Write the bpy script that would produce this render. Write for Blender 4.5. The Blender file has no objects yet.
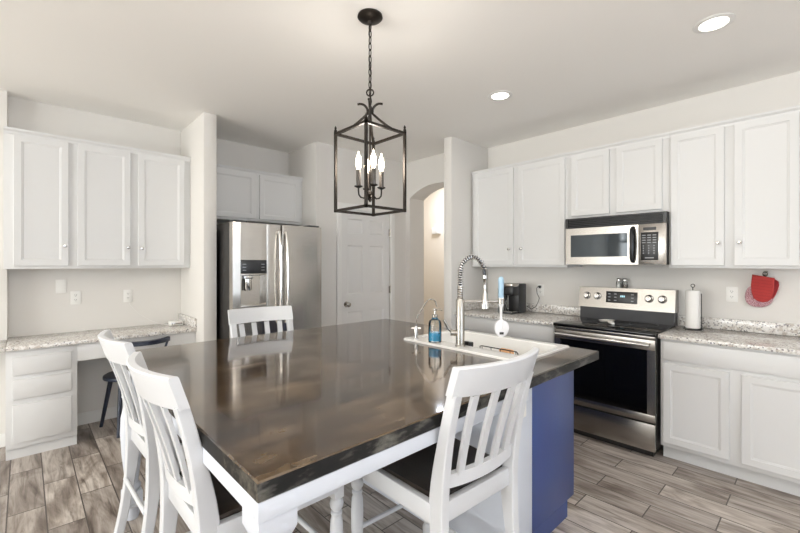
import bpy, bmesh, math, random
from mathutils import Vector, Matrix
random.seed(7)
C = bpy.context.scene
COL = C.collection
PI = math.pi

# ------------------------------------------------------------ camera, world, light, exposure
cam = bpy.data.cameras.new('camera'); cam.lens = 18.0; cam.sensor_width = 36.0; cam.shift_y = -3/800
cam.clip_start = 0.05
camo = bpy.data.objects.new('camera', cam); COL.objects.link(camo)
camo.location = (0, 0, 1.406); camo.rotation_euler = (PI/2, 0, -math.atan(376/400))
C.camera = camo
C.view_settings.view_transform = 'Standard'; C.view_settings.look = 'None'
C.view_settings.gamma = 1.0; C.view_settings.use_curve_mapping = False
C.view_settings.exposure = 0.10
C.cycles.use_denoising = True
C.cycles.max_bounces = 8; C.cycles.diffuse_bounces = 5; C.cycles.glossy_bounces = 4; C.cycles.transmission_bounces = 6
C.cycles.caustics_reflective = False; C.cycles.caustics_refractive = False
C.cycles.sample_clamp_indirect = 4.0

W = bpy.data.worlds.new('world'); C.world = W; W.use_nodes = True
wn = W.node_tree.nodes; wl = W.node_tree.links
bg = wn['Background']; bg.inputs['Color'].default_value = (0.80, 0.90, 1.0, 1); bg.inputs['Strength'].default_value = 1.5

def area(name, loc, rot, sx, sy, power, col=(1, 1, 1), spread=PI):
    l = bpy.data.lights.new(name, 'AREA'); l.shape = 'RECTANGLE'; l.size = sx; l.size_y = sy
    l.energy = power; l.color = col; l.spread = spread
    o = bpy.data.objects.new(name, l); COL.objects.link(o); o.location = loc; o.rotation_euler = rot
    return o
# daylight entering through the windows behind the camera, and the open family room behind
area('daylight_back', (0.2, -4.93, 1.45), (PI/2, 0, PI), 4.6, 1.9, 3300, (0.72, 0.83, 1.0))
area('daylight_side', (-5.33, 2.0, 1.45), (PI/2, 0, -PI/2), 4.0, 1.9, 215, (1.0, 1.0, 0.96))
# room light bounced from a strobe aimed at the ceiling beside the camera
area('bounce_light', (-0.3, -0.5, 1.7), (PI, 0, 0), 0.9, 0.9, 75, (1.0, 0.965, 0.95))
area('hall_light', (4.5, 3.9, 2.70), (0, 0, 0), 0.5, 0.5, 24, (0.82, 0.88, 1.0))

# ------------------------------------------------------------ materials
def s2l(c):
    return tuple(((x/12.92) if x <= 0.04045 else ((x+0.055)/1.055)**2.4) for x in c)
def rgb(r, g, b): return (*s2l((r/255, g/255, b/255)), 1.0)

def mat(name, col, rough=0.5, metal=0.0, bump=0.0, bscale=60, coat=0.0, trans=0.0, emit=None, es=0.0, vary=0.0, vscale=4.0, stretch=None, ior=None, spec=None):
    m = bpy.data.materials.new(name); m.use_nodes = True
    n = m.node_tree.nodes; l = m.node_tree.links; b = n['Principled BSDF']
    b.inputs['Base Color'].default_value = col; b.inputs['Roughness'].default_value = rough; b.inputs['Metallic'].default_value = metal
    b.inputs['Coat Weight'].default_value = coat; b.inputs['Transmission Weight'].default_value = trans
    if ior: b.inputs['IOR'].default_value = ior
    if spec is not None: b.inputs['Specular IOR Level'].default_value = spec
    if emit: b.inputs['Emission Color'].default_value = emit; b.inputs['Emission Strength'].default_value = es
    tc = n.new('ShaderNodeTexCoord'); mp = n.new('ShaderNodeMapping'); l.new(tc.outputs['Object'], mp.inputs['Vector'])
    if stretch: mp.inputs['Scale'].default_value = stretch
    nz = n.new('ShaderNodeTexNoise'); nz.inputs['Scale'].default_value = vscale; nz.inputs['Detail'].default_value = 4
    l.new(mp.outputs['Vector'], nz.inputs['Vector'])
    if vary:
        mx = n.new('ShaderNodeMix'); mx.data_type = 'RGBA'
        a = tuple(min(1, c*(1+vary)) for c in col[:3])+(1,); d = tuple(c*(1-vary) for c in col[:3])+(1,)
        mx.inputs['A'].default_value = d; mx.inputs['B'].default_value = a
        l.new(nz.outputs['Fac'], mx.inputs['Factor']); l.new(mx.outputs['Result'], b.inputs['Base Color'])
    if bump:
        n2 = n.new('ShaderNodeTexNoise'); n2.inputs['Scale'].default_value = bscale; n2.inputs['Detail'].default_value = 3
        l.new(mp.outputs['Vector'], n2.inputs['Vector'])
        bp = n.new('ShaderNodeBump'); bp.inputs['Strength'].default_value = bump; bp.inputs['Distance'].default_value = 0.002
        l.new(n2.outputs['Fac'], bp.inputs['Height']); l.new(bp.outputs['Normal'], b.inputs['Normal'])
    return m

def ramp(n, stops):
    r = n.new('ShaderNodeValToRGB'); e = r.color_ramp.elements
    while len(e) > 1: e.remove(e[-1])
    e[0].position = stops[0][0]; e[0].color = stops[0][1]
    for p, c in stops[1:]:
        x = e.new(p); x.color = c
    return r

M = {}
M['wall'] = mat('wall_paint', rgb(226, 223, 218), 0.75, bump=0.25, bscale=120, vary=0.012, vscale=1.2)
M['ceil'] = mat('ceiling_paint', rgb(249, 247, 243), 0.85, bump=0.25, bscale=90)
M['hall'] = mat('hall_paint', rgb(230, 220, 204), 0.75, bump=0.2, bscale=120)
M['trim'] = mat('trim_paint', rgb(236, 235, 232), 0.4, vary=0.01)
M['cab'] = mat('cabinet_paint', rgb(220, 220, 219), 0.38, vary=0.01, vscale=2)
M['cabdark'] = mat('cabinet_inside', rgb(150, 148, 145), 0.7, vary=0.02)
M['white'] = mat('chair_paint', rgb(217, 219, 222), 0.32, vary=0.015, vscale=6, bump=0.05, bscale=40)
M['island_white'] = mat('island_paint', rgb(214, 219, 228), 0.35, vary=0.01)
M['blue'] = mat('blue_paint', rgb(48, 64, 110), 0.32, vary=0.04, vscale=3)
M['enamel'] = mat('sink_enamel', rgb(244, 243, 240), 0.12, coat=0.5, vary=0.005)
M['steel'] = mat('brushed_steel', rgb(190, 185, 178), 0.24, 1.0, vary=0.06, vscale=6, stretch=(1, 1, 14), bump=0.02, bscale=30)
M['steelh'] = mat('brushed_steel_horizontal', rgb(162, 158, 153), 0.26, 1.0, vary=0.06, vscale=6, stretch=(14, 1, 14), bump=0.02, bscale=30)
M['steeldark'] = mat('grey_steel_side', rgb(70, 68, 66), 0.35, 0.7, vary=0.05)
M['chrome'] = mat('chrome', rgb(215, 213, 210), 0.12, 1.0, vary=0.02)
M['nickel'] = mat('nickel', rgb(175, 170, 162), 0.25, 1.0, vary=0.03)
M['blackgl'] = mat('black_glass', rgb(8, 8, 9), 0.07, vary=0.02, spec=0.35)
M['mwglass'] = mat('microwave_glass', rgb(44, 52, 58), 0.05, 0.3, vary=0.05)
M['black'] = mat('black_plastic', rgb(17, 17, 20), 0.35, vary=0.05)
M['darkgrey'] = mat('dark_grey', rgb(60, 60, 62), 0.45, vary=0.04)
M['navy'] = mat('navy_paint', rgb(32, 38, 54), 0.4, vary=0.06)
M['iron'] = mat('dark_bronze', rgb(46, 41, 36), 0.42, 0.75, vary=0.15, vscale=40, bump=0.1, bscale=90)
M['candle'] = mat('candle_sleeve', rgb(70, 64, 58), 0.5, 0.4, vary=0.1)
M['plate'] = mat('outlet_plastic', rgb(240, 239, 235), 0.35, vary=0.01)
M['slot'] = mat('outlet_slot', rgb(60, 58, 55), 0.6, vary=0.02)
M['paper'] = mat('paper_towel', rgb(240, 239, 236), 0.9, bump=0.5, bscale=150, vary=0.01)
M['blackwire'] = mat('black_wire', rgb(20, 20, 20), 0.4, 0.3, vary=0.05)
M['ceramic'] = mat('white_ceramic', rgb(238, 235, 228), 0.2, coat=0.3, vary=0.01)
M['bristle'] = mat('white_bristle', rgb(240, 240, 242), 0.6, bump=0.6, bscale=200, vary=0.02)
M['lightblue'] = mat('pale_blue_rubber', rgb(168, 200, 222), 0.35, vary=0.03)
M['orange'] = mat('orange_sponge', rgb(216, 166, 122), 0.9, bump=0.8, bscale=200, vary=0.08, vscale=40)
M['bulb'] = mat('bulb_glow', rgb(255, 240, 215), 0.3, emit=(1.0, 0.86, 0.66, 1), es=9.0)
M['downlight'] = mat('downlight_lens', rgb(255, 250, 240), 0.4, emit=(1.0, 0.96, 0.88, 1), es=6.0)
M['red'] = mat('red_quilt', rgb(168, 50, 46), 0.85, bump=0.4, bscale=250, vary=0.12, vscale=30)
M['darkred'] = mat('dark_red_quilt', rgb(140, 30, 34), 0.85, bump=0.4, bscale=250, vary=0.12, vscale=30)
M['glass'] = bpy.data.materials.new('clear_glass'); M['glass'].use_nodes = True
_n = M['glass'].node_tree.nodes; _l = M['glass'].node_tree.links; _n.remove(_n['Principled BSDF'])
_t = _n.new('ShaderNodeBsdfTransparent'); _t.inputs['Color'].default_value = (0.97, 0.985, 0.985, 1)
_g = _n.new('ShaderNodeBsdfGlossy'); _g.inputs['Roughness'].default_value = 0.03
_f = _n.new('ShaderNodeFresnel'); _f.inputs['IOR'].default_value = 1.45
_m = _n.new('ShaderNodeMixShader'); _l.new(_f.outputs[0], _m.inputs[0]); _l.new(_t.outputs[0], _m.inputs[1]); _l.new(_g.outputs[0], _m.inputs[2])
_l.new(_m.outputs[0], _n['Material Output'].inputs['Surface'])
M['liquid'] = mat('blue_liquid', rgb(70, 176, 226), 0.15, vary=0.02)
M['pepper'] = mat('pepper_grains', rgb(120, 110, 100), 0.8, bump=0.5, bscale=300, vary=0.4, vscale=200)
M['led'] = mat('display_digits', rgb(150, 200, 215), 0.4, emit=(0.5, 0.8, 0.9, 1), es=0.6)
M['button'] = mat('button_print', rgb(165, 167, 170), 0.5, vary=0.02)
M['doorpaint'] = mat('door_paint', rgb(232, 231, 229), 0.4, vary=0.008)

# pink and grey patterned mitt lining
def m_lining():
    m = mat('patterned_lining', rgb(190, 160, 165), 0.9)
    n = m.node_tree.nodes; l = m.node_tree.links; b = n['Principled BSDF']
    v = n.new('ShaderNodeTexVoronoi'); v.inputs['Scale'].default_value = 300
    tc = n.new('ShaderNodeTexCoord'); l.new(tc.outputs['Object'], v.inputs['Vector'])
    r = ramp(n, [(0.0, rgb(235, 225, 225)), (0.45, rgb(200, 165, 170)), (0.6, rgb(150, 90, 100))])
    l.new(v.outputs['Distance'], r.inputs['Fac']); l.new(r.outputs['Color'], b.inputs['Base Color'])
    return m
M['lining'] = m_lining()

def m_granite():
    m = bpy.data.materials.new('granite'); m.use_nodes = True
    n = m.node_tree.nodes; l = m.node_tree.links; b = n['Principled BSDF']; b.inputs['Roughness'].default_value = 0.14
    g = n.new('ShaderNodeNewGeometry')
    n1 = n.new('ShaderNodeTexNoise'); n1.inputs['Scale'].default_value = 45; n1.inputs['Detail'].default_value = 5; n1.inputs['Roughness'].default_value = 0.7
    l.new(g.outputs['Position'], n1.inputs['Vector'])
    r1 = ramp(n, [(0.28, rgb(150, 146, 142)), (0.40, rgb(200, 194, 187)), (0.50, rgb(226, 223, 218)), (0.70, rgb(242, 241, 239))])
    l.new(n1.outputs['Fac'], r1.inputs['Fac'])
    v = n.new('ShaderNodeTexVoronoi'); v.inputs['Scale'].default_value = 130; l.new(g.outputs['Position'], v.inputs['Vector'])
    r2 = ramp(n, [(0.0, (0, 0, 0, 1)), (0.86, (0, 0, 0, 1)), (0.90, (1, 1, 1, 1))])
    sep = n.new('ShaderNodeSeparateColor'); l.new(v.outputs['Color'], sep.inputs['Color']); l.new(sep.outputs['Red'], r2.inputs['Fac'])
    mx = n.new('ShaderNodeMix'); mx.data_type = 'RGBA'; l.new(r2.outputs['Color'], mx.inputs['Factor'])
    l.new(r1.outputs['Color'], mx.inputs['A']); mx.inputs['B'].default_value = rgb(138, 134, 134)
    v2 = n.new('ShaderNodeTexVoronoi'); v2.inputs['Scale'].default_value = 55; l.new(g.outputs['Position'], v2.inputs['Vector'])
    s2 = n.new('ShaderNodeSeparateColor'); l.new(v2.outputs['Color'], s2.inputs['Color'])
    r3 = ramp(n, [(0.0, (0, 0, 0, 1)), (0.86, (0, 0, 0, 1)), (0.9, (.75, .75, .75, 1))]); l.new(s2.outputs['Green'], r3.inputs['Fac'])
    m2 = n.new('ShaderNodeMix'); m2.data_type = 'RGBA'; l.new(r3.outputs['Color'], m2.inputs['Factor'])
    l.new(mx.outputs['Result'], m2.inputs['A']); m2.inputs['B'].default_value = rgb(188, 178, 168)
    l.new(m2.outputs['Result'], b.inputs['Base Color'])
    return m
M['granite'] = m_granite()

def m_floor():
    m = bpy.data.materials.new('wood_look_tile'); m.use_nodes = True
    n = m.node_tree.nodes; l = m.node_tree.links; b = n['Principled BSDF']
    g = n.new('ShaderNodeNewGeometry'); sp = n.new('ShaderNodeSeparateXYZ'); l.new(g.outputs['Position'], sp.inputs[0])
    def math_(op, a, bb):
        x = n.new('ShaderNodeMath'); x.operation = op
        for i, q in enumerate((a, bb)):
            if isinstance(q, (int, float)): x.inputs[i].default_value = q
            else: l.new(q, x.inputs[i])
        return x.outputs[0]
    PX, PY = 0.1602, 0.602
    bx = math_('ADD', sp.outputs['Y'], 100*PY - 3.406 - PY/2); by = math_('ADD', sp.outputs['X'], 100*PX - 0.091)
    cb = n.new('ShaderNodeCombineXYZ'); l.new(bx, cb.inputs[0]); l.new(by, cb.inputs[1])
    br = n.new('ShaderNodeTexBrick'); l.new(cb.outputs[0], br.inputs['Vector'])
    br.inputs['Scale'].default_value = 1; br.inputs['Brick Width'].default_value = PY; br.inputs['Row Height'].default_value = PX
    br.inputs['Mortar Size'].default_value = 0.0032; br.inputs['Mortar Smooth'].default_value = 0.0
    br.inputs['Color1'].default_value = (0, 0, 0, 1); br.inputs['Color2'].default_value = (1, 1, 1, 1); br.inputs['Mortar'].default_value = (0.5, 0.5, 0.5, 1)
    rnd = n.new('ShaderNodeSeparateColor'); l.new(br.outputs['Color'], rnd.inputs['Color'])
    off = math_('MULTIPLY', rnd.outputs['Red'], 37.0)
    c2 = n.new('ShaderNodeCombineXYZ'); l.new(sp.outputs['X'], c2.inputs[0]); l.new(math_('MULTIPLY', sp.outputs['Y'], 0.09), c2.inputs[1]); l.new(off, c2.inputs[2])
    gr = n.new('ShaderNodeTexNoise'); gr.inputs['Scale'].default_value = 34; gr.inputs['Detail'].default_value = 6; gr.inputs['Roughness'].default_value = 0.65; gr.inputs['Distortion'].default_value = 0.6
    l.new(c2.outputs[0], gr.inputs['Vector'])
    c3 = n.new('ShaderNodeCombineXYZ'); l.new(sp.outputs['X'], c3.inputs[0]); l.new(math_('MULTIPLY', sp.outputs['Y'], 0.28), c3.inputs[1]); l.new(off, c3.inputs[2])
    bl = n.new('ShaderNodeTexNoise'); bl.inputs['Scale'].default_value = 7; bl.inputs['Detail'].default_value = 4; bl.inputs['Distortion'].default_value = 1.2
    l.new(c3.outputs[0], bl.inputs['Vector'])
    r1 = ramp(n, [(0.32, rgb(142, 132, 124)), (0.45, rgb(192, 184, 176)), (0.60, rgb(220, 214, 208)), (0.8, rgb(234, 229, 223))])
    l.new(gr.outputs['Fac'], r1.inputs['Fac'])
    r2 = ramp(n, [(0.30, rgb(140, 128, 120)), (0.44, rgb(215, 210, 206)), (0.56, rgb(255, 255, 255))])
    l.new(bl.outputs['Fac'], r2.inputs['Fac'])
    mu = n.new('ShaderNodeMix'); mu.data_type = 'RGBA'; mu.blend_type = 'MULTIPLY'; mu.inputs['Factor'].default_value = 0.85
    l.new(r1.outputs['Color'], mu.inputs['A']); l.new(r2.outputs['Color'], mu.inputs['B'])
    r3 = ramp(n, [(0.0, rgb(205, 200, 197)), (1.0, rgb(255, 252, 248))]); l.new(rnd.outputs['Red'], r3.inputs['Fac'])
    mv = n.new('ShaderNodeMix'); mv.data_type = 'RGBA'; mv.blend_type = 'MULTIPLY'; mv.inputs['Factor'].default_value = 1.0
    l.new(mu.outputs['Result'], mv.inputs['A']); l.new(r3.outputs['Color'], mv.inputs['B'])
    mo = n.new('ShaderNodeMix'); mo.data_type = 'RGBA'; l.new(br.outputs['Fac'], mo.inputs['Factor'])
    l.new(mv.outputs['Result'], mo.inputs['A']); mo.inputs['B'].default_value = rgb(84, 76, 70)
    l.new(mo.outputs['Result'], b.inputs['Base Color'])
    b.inputs['Roughness'].default_value = 0.38
    bp = n.new('ShaderNodeBump'); bp.inputs['Strength'].default_value = 0.5; bp.inputs['Distance'].default_value = 0.002; bp.invert = True
    l.new(br.outputs['Fac'], bp.inputs['Height']); l.new(bp.outputs['Normal'], b.inputs['Normal'])
    return m
M['floor'] = m_floor()

def m_stained(name, dark, mid, light, rough, coat, planks=True, alongx=True, sc=14):
    m = bpy.data.materials.new(name); m.use_nodes = True
    n = m.node_tree.nodes; l = m.node_tree.links; b = n['Principled BSDF']
    g = n.new('ShaderNodeTexCoord'); mp = n.new('ShaderNodeMapping'); l.new(g.outputs['Object'], mp.inputs['Vector'])
    mp.inputs['Scale'].default_value = (0.35, 1, 1) if alongx else (1, 0.35, 1)
    n1 = n.new('ShaderNodeTexNoise'); n1.inputs['Scale'].default_value = sc; n1.inputs['Detail'].default_value = 7; n1.inputs['Roughness'].default_value = 0.62; n1.inputs['Distortion'].default_value = 0.35
    l.new(mp.outputs['Vector'], n1.inputs['Vector'])
    n0 = n.new('ShaderNodeTexNoise'); n0.inputs['Scale'].default_value = 4.5; n0.inputs['Detail'].default_value = 4
    l.new(g.outputs['Object'], n0.inputs['Vector'])
    ad = n.new('ShaderNodeMix'); ad.data_type = 'FLOAT'; ad.inputs['Factor'].default_value = 0.5
    l.new(n1.outputs['Fac'], ad.inputs['A']); l.new(n0.outputs['Fac'], ad.inputs['B'])
    r = ramp(n, [(0.34, dark), (0.5, mid), (0.63, light)]); l.new(ad.outputs['Result'], r.inputs['Fac'])
    out = r.outputs['Color']
    if planks:
        br = n.new('ShaderNodeTexBrick'); m3 = n.new('ShaderNodeMapping'); m3.inputs['Location'].default_value = (50.0, 50.0, 0)
        l.new(g.outputs['Object'], m3.inputs['Vector']); l.new(m3.outputs['Vector'], br.inputs['Vector'])
        br.inputs['Scale'].default_value = 1; br.inputs['Brick Width'].default_value = 0.30; br.inputs['Row Height'].default_value = 0.085
        br.inputs['Mortar Size'].default_value = 0.0008
        br.inputs['Color1'].default_value = (0.55, 0.55, 0.55, 1); br.inputs['Color2'].default_value = (1, 1, 1, 1); br.inputs['Mortar'].default_value = (0.6, 0.6, 0.6, 1)
        mu = n.new('ShaderNodeMix'); mu.data_type = 'RGBA'; mu.blend_type = 'MULTIPLY'; mu.inputs['Factor'].default_value = 0.8
        l.new(out, mu.inputs['A']); l.new(br.outputs['Color'], mu.inputs['B']); out = mu.outputs['Result']
    l.new(out, b.inputs['Base Color'])
    b.inputs['Roughness'].default_value = rough; b.inputs['Coat Weight'].default_value = coat; b.inputs['Coat Roughness'].default_value = 0.04
    return m
M['tabletop'] = m_stained('stained_wood_resin', rgb(34, 25, 16), rgb(76, 60, 43), rgb(112, 94, 72), 0.10, 0.35)
M['seatwood'] = m_stained('dark_seat_wood', rgb(30, 25, 22), rgb(44, 37, 32), rgb(62, 52, 45), 0.28, 0.3, planks=False, alongx=False)
M['edge'] = m_stained('worn_edge_wood', rgb(8, 7, 6), rgb(22, 20, 18), rgb(96, 92, 84), 0.5, 0.0, planks=False, sc=42)
M['edge'].node_tree.nodes['Principled BSDF'].inputs['Specular IOR Level'].default_value = 0.2

# ------------------------------------------------------------ mesh helpers
def new(): return bmesh.new()

def T(bm, verts, m4):
    if m4 is not None: bmesh.ops.transform(bm, matrix=m4, verts=verts)

def box(bm, x0, x1, y0, y1, z0, z1, bev=0.0, m4=None, seg=2):
    r = bmesh.ops.create_cube(bm, size=1.0); vs = r['verts']
    for v in vs:
        v.co = Vector(((x0+x1)/2 + v.co.x*(x1-x0), (y0+y1)/2 + v.co.y*(y1-y0), (z0+z1)/2 + v.co.z*(z1-z0)))
    T(bm, vs, m4)
    if bev > 0:
        es = list({e for v in vs for e in v.link_edges})
        bmesh.ops.bevel(bm, geom=es, offset=bev, segments=seg, affect='EDGES', profile=0.5)
    return bm

def loft(bm, rings, cap=True, closed=True, m4=None):
    R = [[bm.verts.new(m4 @ Vector(p) if m4 is not None else Vector(p)) for p in r] for r in rings]
    n = len(R[0])
    for a, b in zip(R, R[1:]):
        for i in range(n if closed else n-1):
            j = (i+1) % n
            bm.faces.new((a[i], a[j], b[j], b[i]))
    if cap:
        bm.faces.new(list(reversed(R[0]))); bm.faces.new(R[-1])
    return bm

def tube(bm, pts, rad, seg=10, m4=None, flat=1.0, cap=True):
    pts = [Vector(p) for p in pts]; n = len(pts)
    rads = rad if isinstance(rad, (list, tuple)) else [rad]*n
    up = None; rings = []
    for i, p in enumerate(pts):
        t = (pts[min(i+1, n-1)] - pts[max(i-1, 0)]).normalized()
        if up is None:
            up = Vector((0, 0, 1)) if abs(t.z) < 0.9 else Vector((1, 0, 0))
        side = t.cross(up).normalized(); up = side.cross(t).normalized()
        rings.append([p + (side*math.cos(2*PI*k/seg)*flat + up*math.sin(2*PI*k/seg))*rads[i] for k in range(seg)])
    return loft(bm, rings, cap, True, m4)

def lathe(bm, prof, cx=0, cy=0, seg=24, m4=None, axis='z'):
    rings = []
    for r, z in prof:
        rr = max(r, 0.0004)
        ring = []
        for k in range(seg):
            a = 2*PI*k/seg
            p = (cx+rr*math.cos(a), cy+rr*math.sin(a), z)
            ring.append(p)
        rings.append(ring)
    return loft(bm, rings, True, True, m4)

def cyl(bm, p0, p1, r, seg=16, m4=None): return tube(bm, [p0, p1], r, seg, m4)

def prism(bm, poly, plane, a, b, bev=0.0, m4=None):
    """extrude a 2-D polygon; plane 'xy','xz','yz' ; a..b is the extent along the third axis"""
    def P(p, h):
        return {'xy': (p[0], p[1], h), 'xz': (p[0], h, p[1]), 'yz': (h, p[0], p[1])}[plane]
    n0 = set(bm.verts)
    loft(bm, [[P(p, a) for p in poly], [P(p, b) for p in poly]], True, True, m4)
    vs = [v for v in bm.verts if v not in n0]
    if bev:
        es = list({e for v in vs for e in v.link_edges})
        bmesh.ops.bevel(bm, geom=es, offset=bev, segments=2, affect='EDGES', profile=0.5)
    return bm

def panel(bm, x0, x1, z0, z1, yf, t, fr=0.045, rec=0.007, sl=0.008, m4=None, bev=0.002):
    """flat-panel door: front at y=yf, back at yf+t, recessed centre"""
    def ring(dx, y): return [(x0+dx, y, z0+dx), (x1-dx, y, z0+dx), (x1-dx, y, z1-dx), (x0+dx, y, z1-dx)]
    return loft(bm, [ring(0, yf+t), ring(0, yf+bev), ring(bev, yf), ring(fr, yf), ring(fr+0.003, yf+rec*0.55), ring(fr+sl, yf+rec*0.6), ring(fr+sl+0.003, yf+rec)], True, True, m4)

WL = {}
def finish(bm, angle=34):
    bmesh.ops.recalc_face_normals(bm, faces=bm.faces)
    ca = math.radians(angle)
    for f in bm.faces: f.smooth = True
    for e in bm.edges:
        if len(e.link_faces) == 2 and e.calc_face_angle(0) > ca: e.smooth = False

def tag(o, label=None, cat=None, group=None, kind=None):
    if label: o['label'] = label
    if cat: o['category'] = cat
    if group: o['group'] = group
    if kind: o['kind'] = kind
    return o

def thing(name, loc, label, cat, group=None):
    o = bpy.data.objects.new(name, None); o.empty_display_size = 0.1; COL.objects.link(o)
    o.location = loc; WL[o.name] = Vector(loc)
    return tag(o, label, cat, group)

def obj(name, bm, m, parent=None, origin=None, label=None):
    """bm holds world coordinates (or the thing's own for things built at 0,0,0)"""
    finish(bm)
    org = WL[parent.name] if parent is not None else Vector(origin or (0, 0, 0))
    bmesh.ops.translate(bm, vec=-org, verts=bm.verts)
    me = bpy.data.meshes.new(name); bm.to_mesh(me); bm.free()
    me.materials.append(m)
    o = bpy.data.objects.new(name, me); COL.objects.link(o)
    if parent is not None: o.parent = parent; WL[o.name] = org
    else: o.location = org; WL[o.name] = org
    if label: o['label'] = label
    return o

def struct(name, bm, m): return tag(obj(name, bm, m), kind='structure')

def copy_tree(root, loc, rotz, label, group=None):
    def cp(o, par):
        c = o.copy(); COL.objects.link(c); c.parent = par
        for ch in o.children: cp(ch, c)
        return c
    r = cp(root, None); r.location = loc; r.rotation_euler = (0, 0, rotz); r['label'] = label
    if group: r['group'] = group
    return r

# frames: local x = viewer's right, local y = into the wall, z up
def FX(X, Y): return Matrix(((0, 1, 0, X), (-1, 0, 0, Y), (0, 0, 1, 0), (0, 0, 0, 1)))   # face looks to -X, x runs to -Y
def FY(X, Y): return Matrix.Translation((X, Y, 0))                                       # face looks to -Y

# ------------------------------------------------------------ the setting
ZC = 2.74; XR = 3.92; YL = 4.45
b = new(); box(b, -5.5, 6.2, -5.1, 5.6, -0.1, 0.0); struct('floor', b, M['floor'])
b = new(); box(b, -5.5, 6.2, -5.1, 5.6, ZC, ZC+0.1); struct('ceiling', b, M['ceil'])
b = new(); box(b, XR, XR+0.12, -5.0, 2.68, 0, ZC); struct('wall_right', b, M['wall'])
b = new(); box(b, 3.257, XR+0.12, 2.68, 2.785, 0, ZC, 0.006); struct('wall_stub', b, M['wall'])
# wall with the arched opening
b = new()
ya, yb, yc, hw, zs, rise = 2.83, 3.745, 3.2875, 0.4575, 2.262, 0.135
Rr = (hw*hw + rise*rise)/(2*rise); a0 = math.asin(hw/Rr)
arc = [(yc + Rr*math.sin(a0 - 2*a0*k/24), zs + rise - Rr + Rr*math.cos(a0 - 2*a0*k/24)) for k in range(25)]
poly = [(2.785, 0), (ya, 0)] + list(reversed(arc)) + [(yb, 0), (3.82, 0), (3.82, ZC), (2.785, ZC)]
prism(b, poly, 'yz', 3.695, 3.965); struct('wall_arch', b, M['wall'])
b = new()   # wall round the pantry door
X0, X1, DZ = 2.655, 3.420, 2.045
box(b, 2.33, X0, 3.82, 3.93, 0, ZC); box(b, X1, 3.695, 3.82, 3.93, 0, ZC); box(b, X0, X1, 3.82, 3.93, DZ, ZC)
struct('wall_pantry', b, M['wall'])
b = new(); box(b, 2.33, 2.44, 3.931, YL, 0, ZC); struct('wall_alcove', b, M['wall'])
b = new(); box(b, -0.095, 2.44, YL, YL+0.12, 0, ZC); struct('wall_left', b, M['wall'])
b = new(); box(b, -5.4, -0.095, 4.33, 4.57, 0, ZC); struct('wall_bump', b, M['wall'])
b = new(); box(b, 1.15, 1.262, 3.745, YL, 0, ZC, 0.006); struct('wall_fin', b, M['wall'])
# hall behind the arch
b = new(); box(b, 5.0, 5.12, 2.0, 5.6, 0, ZC); box(b, 3.965, 5.0, 5.3, 5.42, 0, ZC); struct('wall_hall', b, M['hall'])
b = new(); box(b, 4.04, 5.0, 2.0, 2.12, 0, ZC); box(b, 3.965, 4.04, 3.82, 5.3, 0, ZC); struct('wall_hallside', b, M['hall'])
# walls and windows behind the camera
def win_wall(name, m4, length, wx0, wx1, wz0, wz1, n):
    bb = new()
    box(bb, 0, wx0, 0, 0.1, 0, ZC, m4=m4); box(bb, wx1, length, 0, 0.1, 0, ZC, m4=m4)
    box(bb, wx0, wx1, 0, 0.1, 0, wz0, m4=m4); box(bb, wx0, wx1, 0, 0.1, wz1, ZC, m4=m4)
    struct(name, bb, M['wall'])
    bb = new(); f = 0.05
    box(bb, wx0, wx0+f, -0.01, 0.06, wz0, wz1, m4=m4); box(bb, wx1-f, wx1, -0.01, 0.06, wz0, wz1, m4=m4)
    box(bb, wx0+f, wx1-f, -0.01, 0.06, wz0, wz0+f, m4=m4); box(bb, wx0+f, wx1-f, -0.01, 0.06, wz1-f, wz1, m4=m4)
    for k in (1, 2):
        xm = wx0 + (wx1-wx0)*k/3; box(bb, xm-0.03, xm+0.03, -0.01, 0.06, wz0+f, wz1-f, m4=m4)
    struct('window_%d' % n, bb, M['trim'])
win_wall('wall_back', Matrix(((-1, 0, 0, 3.92), (0, -1, 0, -5.0), (0, 0, 1, 0), (0, 0, 0, 1))), 9.32, 1.4, 6.0, 0.5, 2.4, 1)
win_wall('wall_side', Matrix(((0, -1, 0, -5.4), (1, 0, 0, -5.0), (0, 0, 1, 0), (0, 0, 0, 1))), 9.33, 5.0, 9.0, 0.5, 2.4, 2)

# six-panel pantry door and casing
b = new()
xl, xr, dz0, dz1, yf = 2.662, 3.413, 0.008, 2.035, 3.835
box(b, xl, xr, yf+0.012, yf+0.035, dz0, dz1)
def raised(bm, x0, x1, z0, z1):
    def ring(d, y): return [(x0+d, y, z0+d), (x1-d, y, z0+d), (x1-d, y, z1-d), (x0+d, y, z1-d)]
    loft(bm, [ring(0, yf+0.02), ring(0, yf), ring(0.012, yf+0.011), ring(0.028, yf+0.011), ring(0.045, yf+0.003)])
cols = ((2.763, 2.985), (3.092, 3.315)); rows = ((0.22, 0.84), (1.045, 1.62), (1.76, 1.935))
rails_z = [dz0, 0.22, 0.84, 1.045, 1.62, 1.76, 1.935, dz1]
for i in range(0, 8, 2):
    box(b, xl, xr, yf, yf+0.012, rails_z[i], rails_z[i+1])
for r0, r1 in rows:
    for s0, s1 in ((xl, cols[0][0]), (cols[0][1], cols[1][0]), (cols[1][1], xr)):
        box(b, s0, s1, yf, yf+0.012, r0, r1)
    for c0, c1 in cols: raised(b, c0, c1, r0, r1)
door = struct('door_1', b, M['doorpaint'])
b = new(); m = Matrix.Translation((2.738, yf, 0.93)) @ Matrix.Rotation(PI/2, 4, 'X')
lathe(b, [(0.030, 0.0), (0.032, 0.006), (0.012, 0.010), (0.011, 0.032), (0.022, 0.040), (0.029, 0.052), (0.028, 0.064), (0.018, 0.072), (0.0, 0.074)], m4=m)
obj('door_knob', b, M['nickel'], door)
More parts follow.
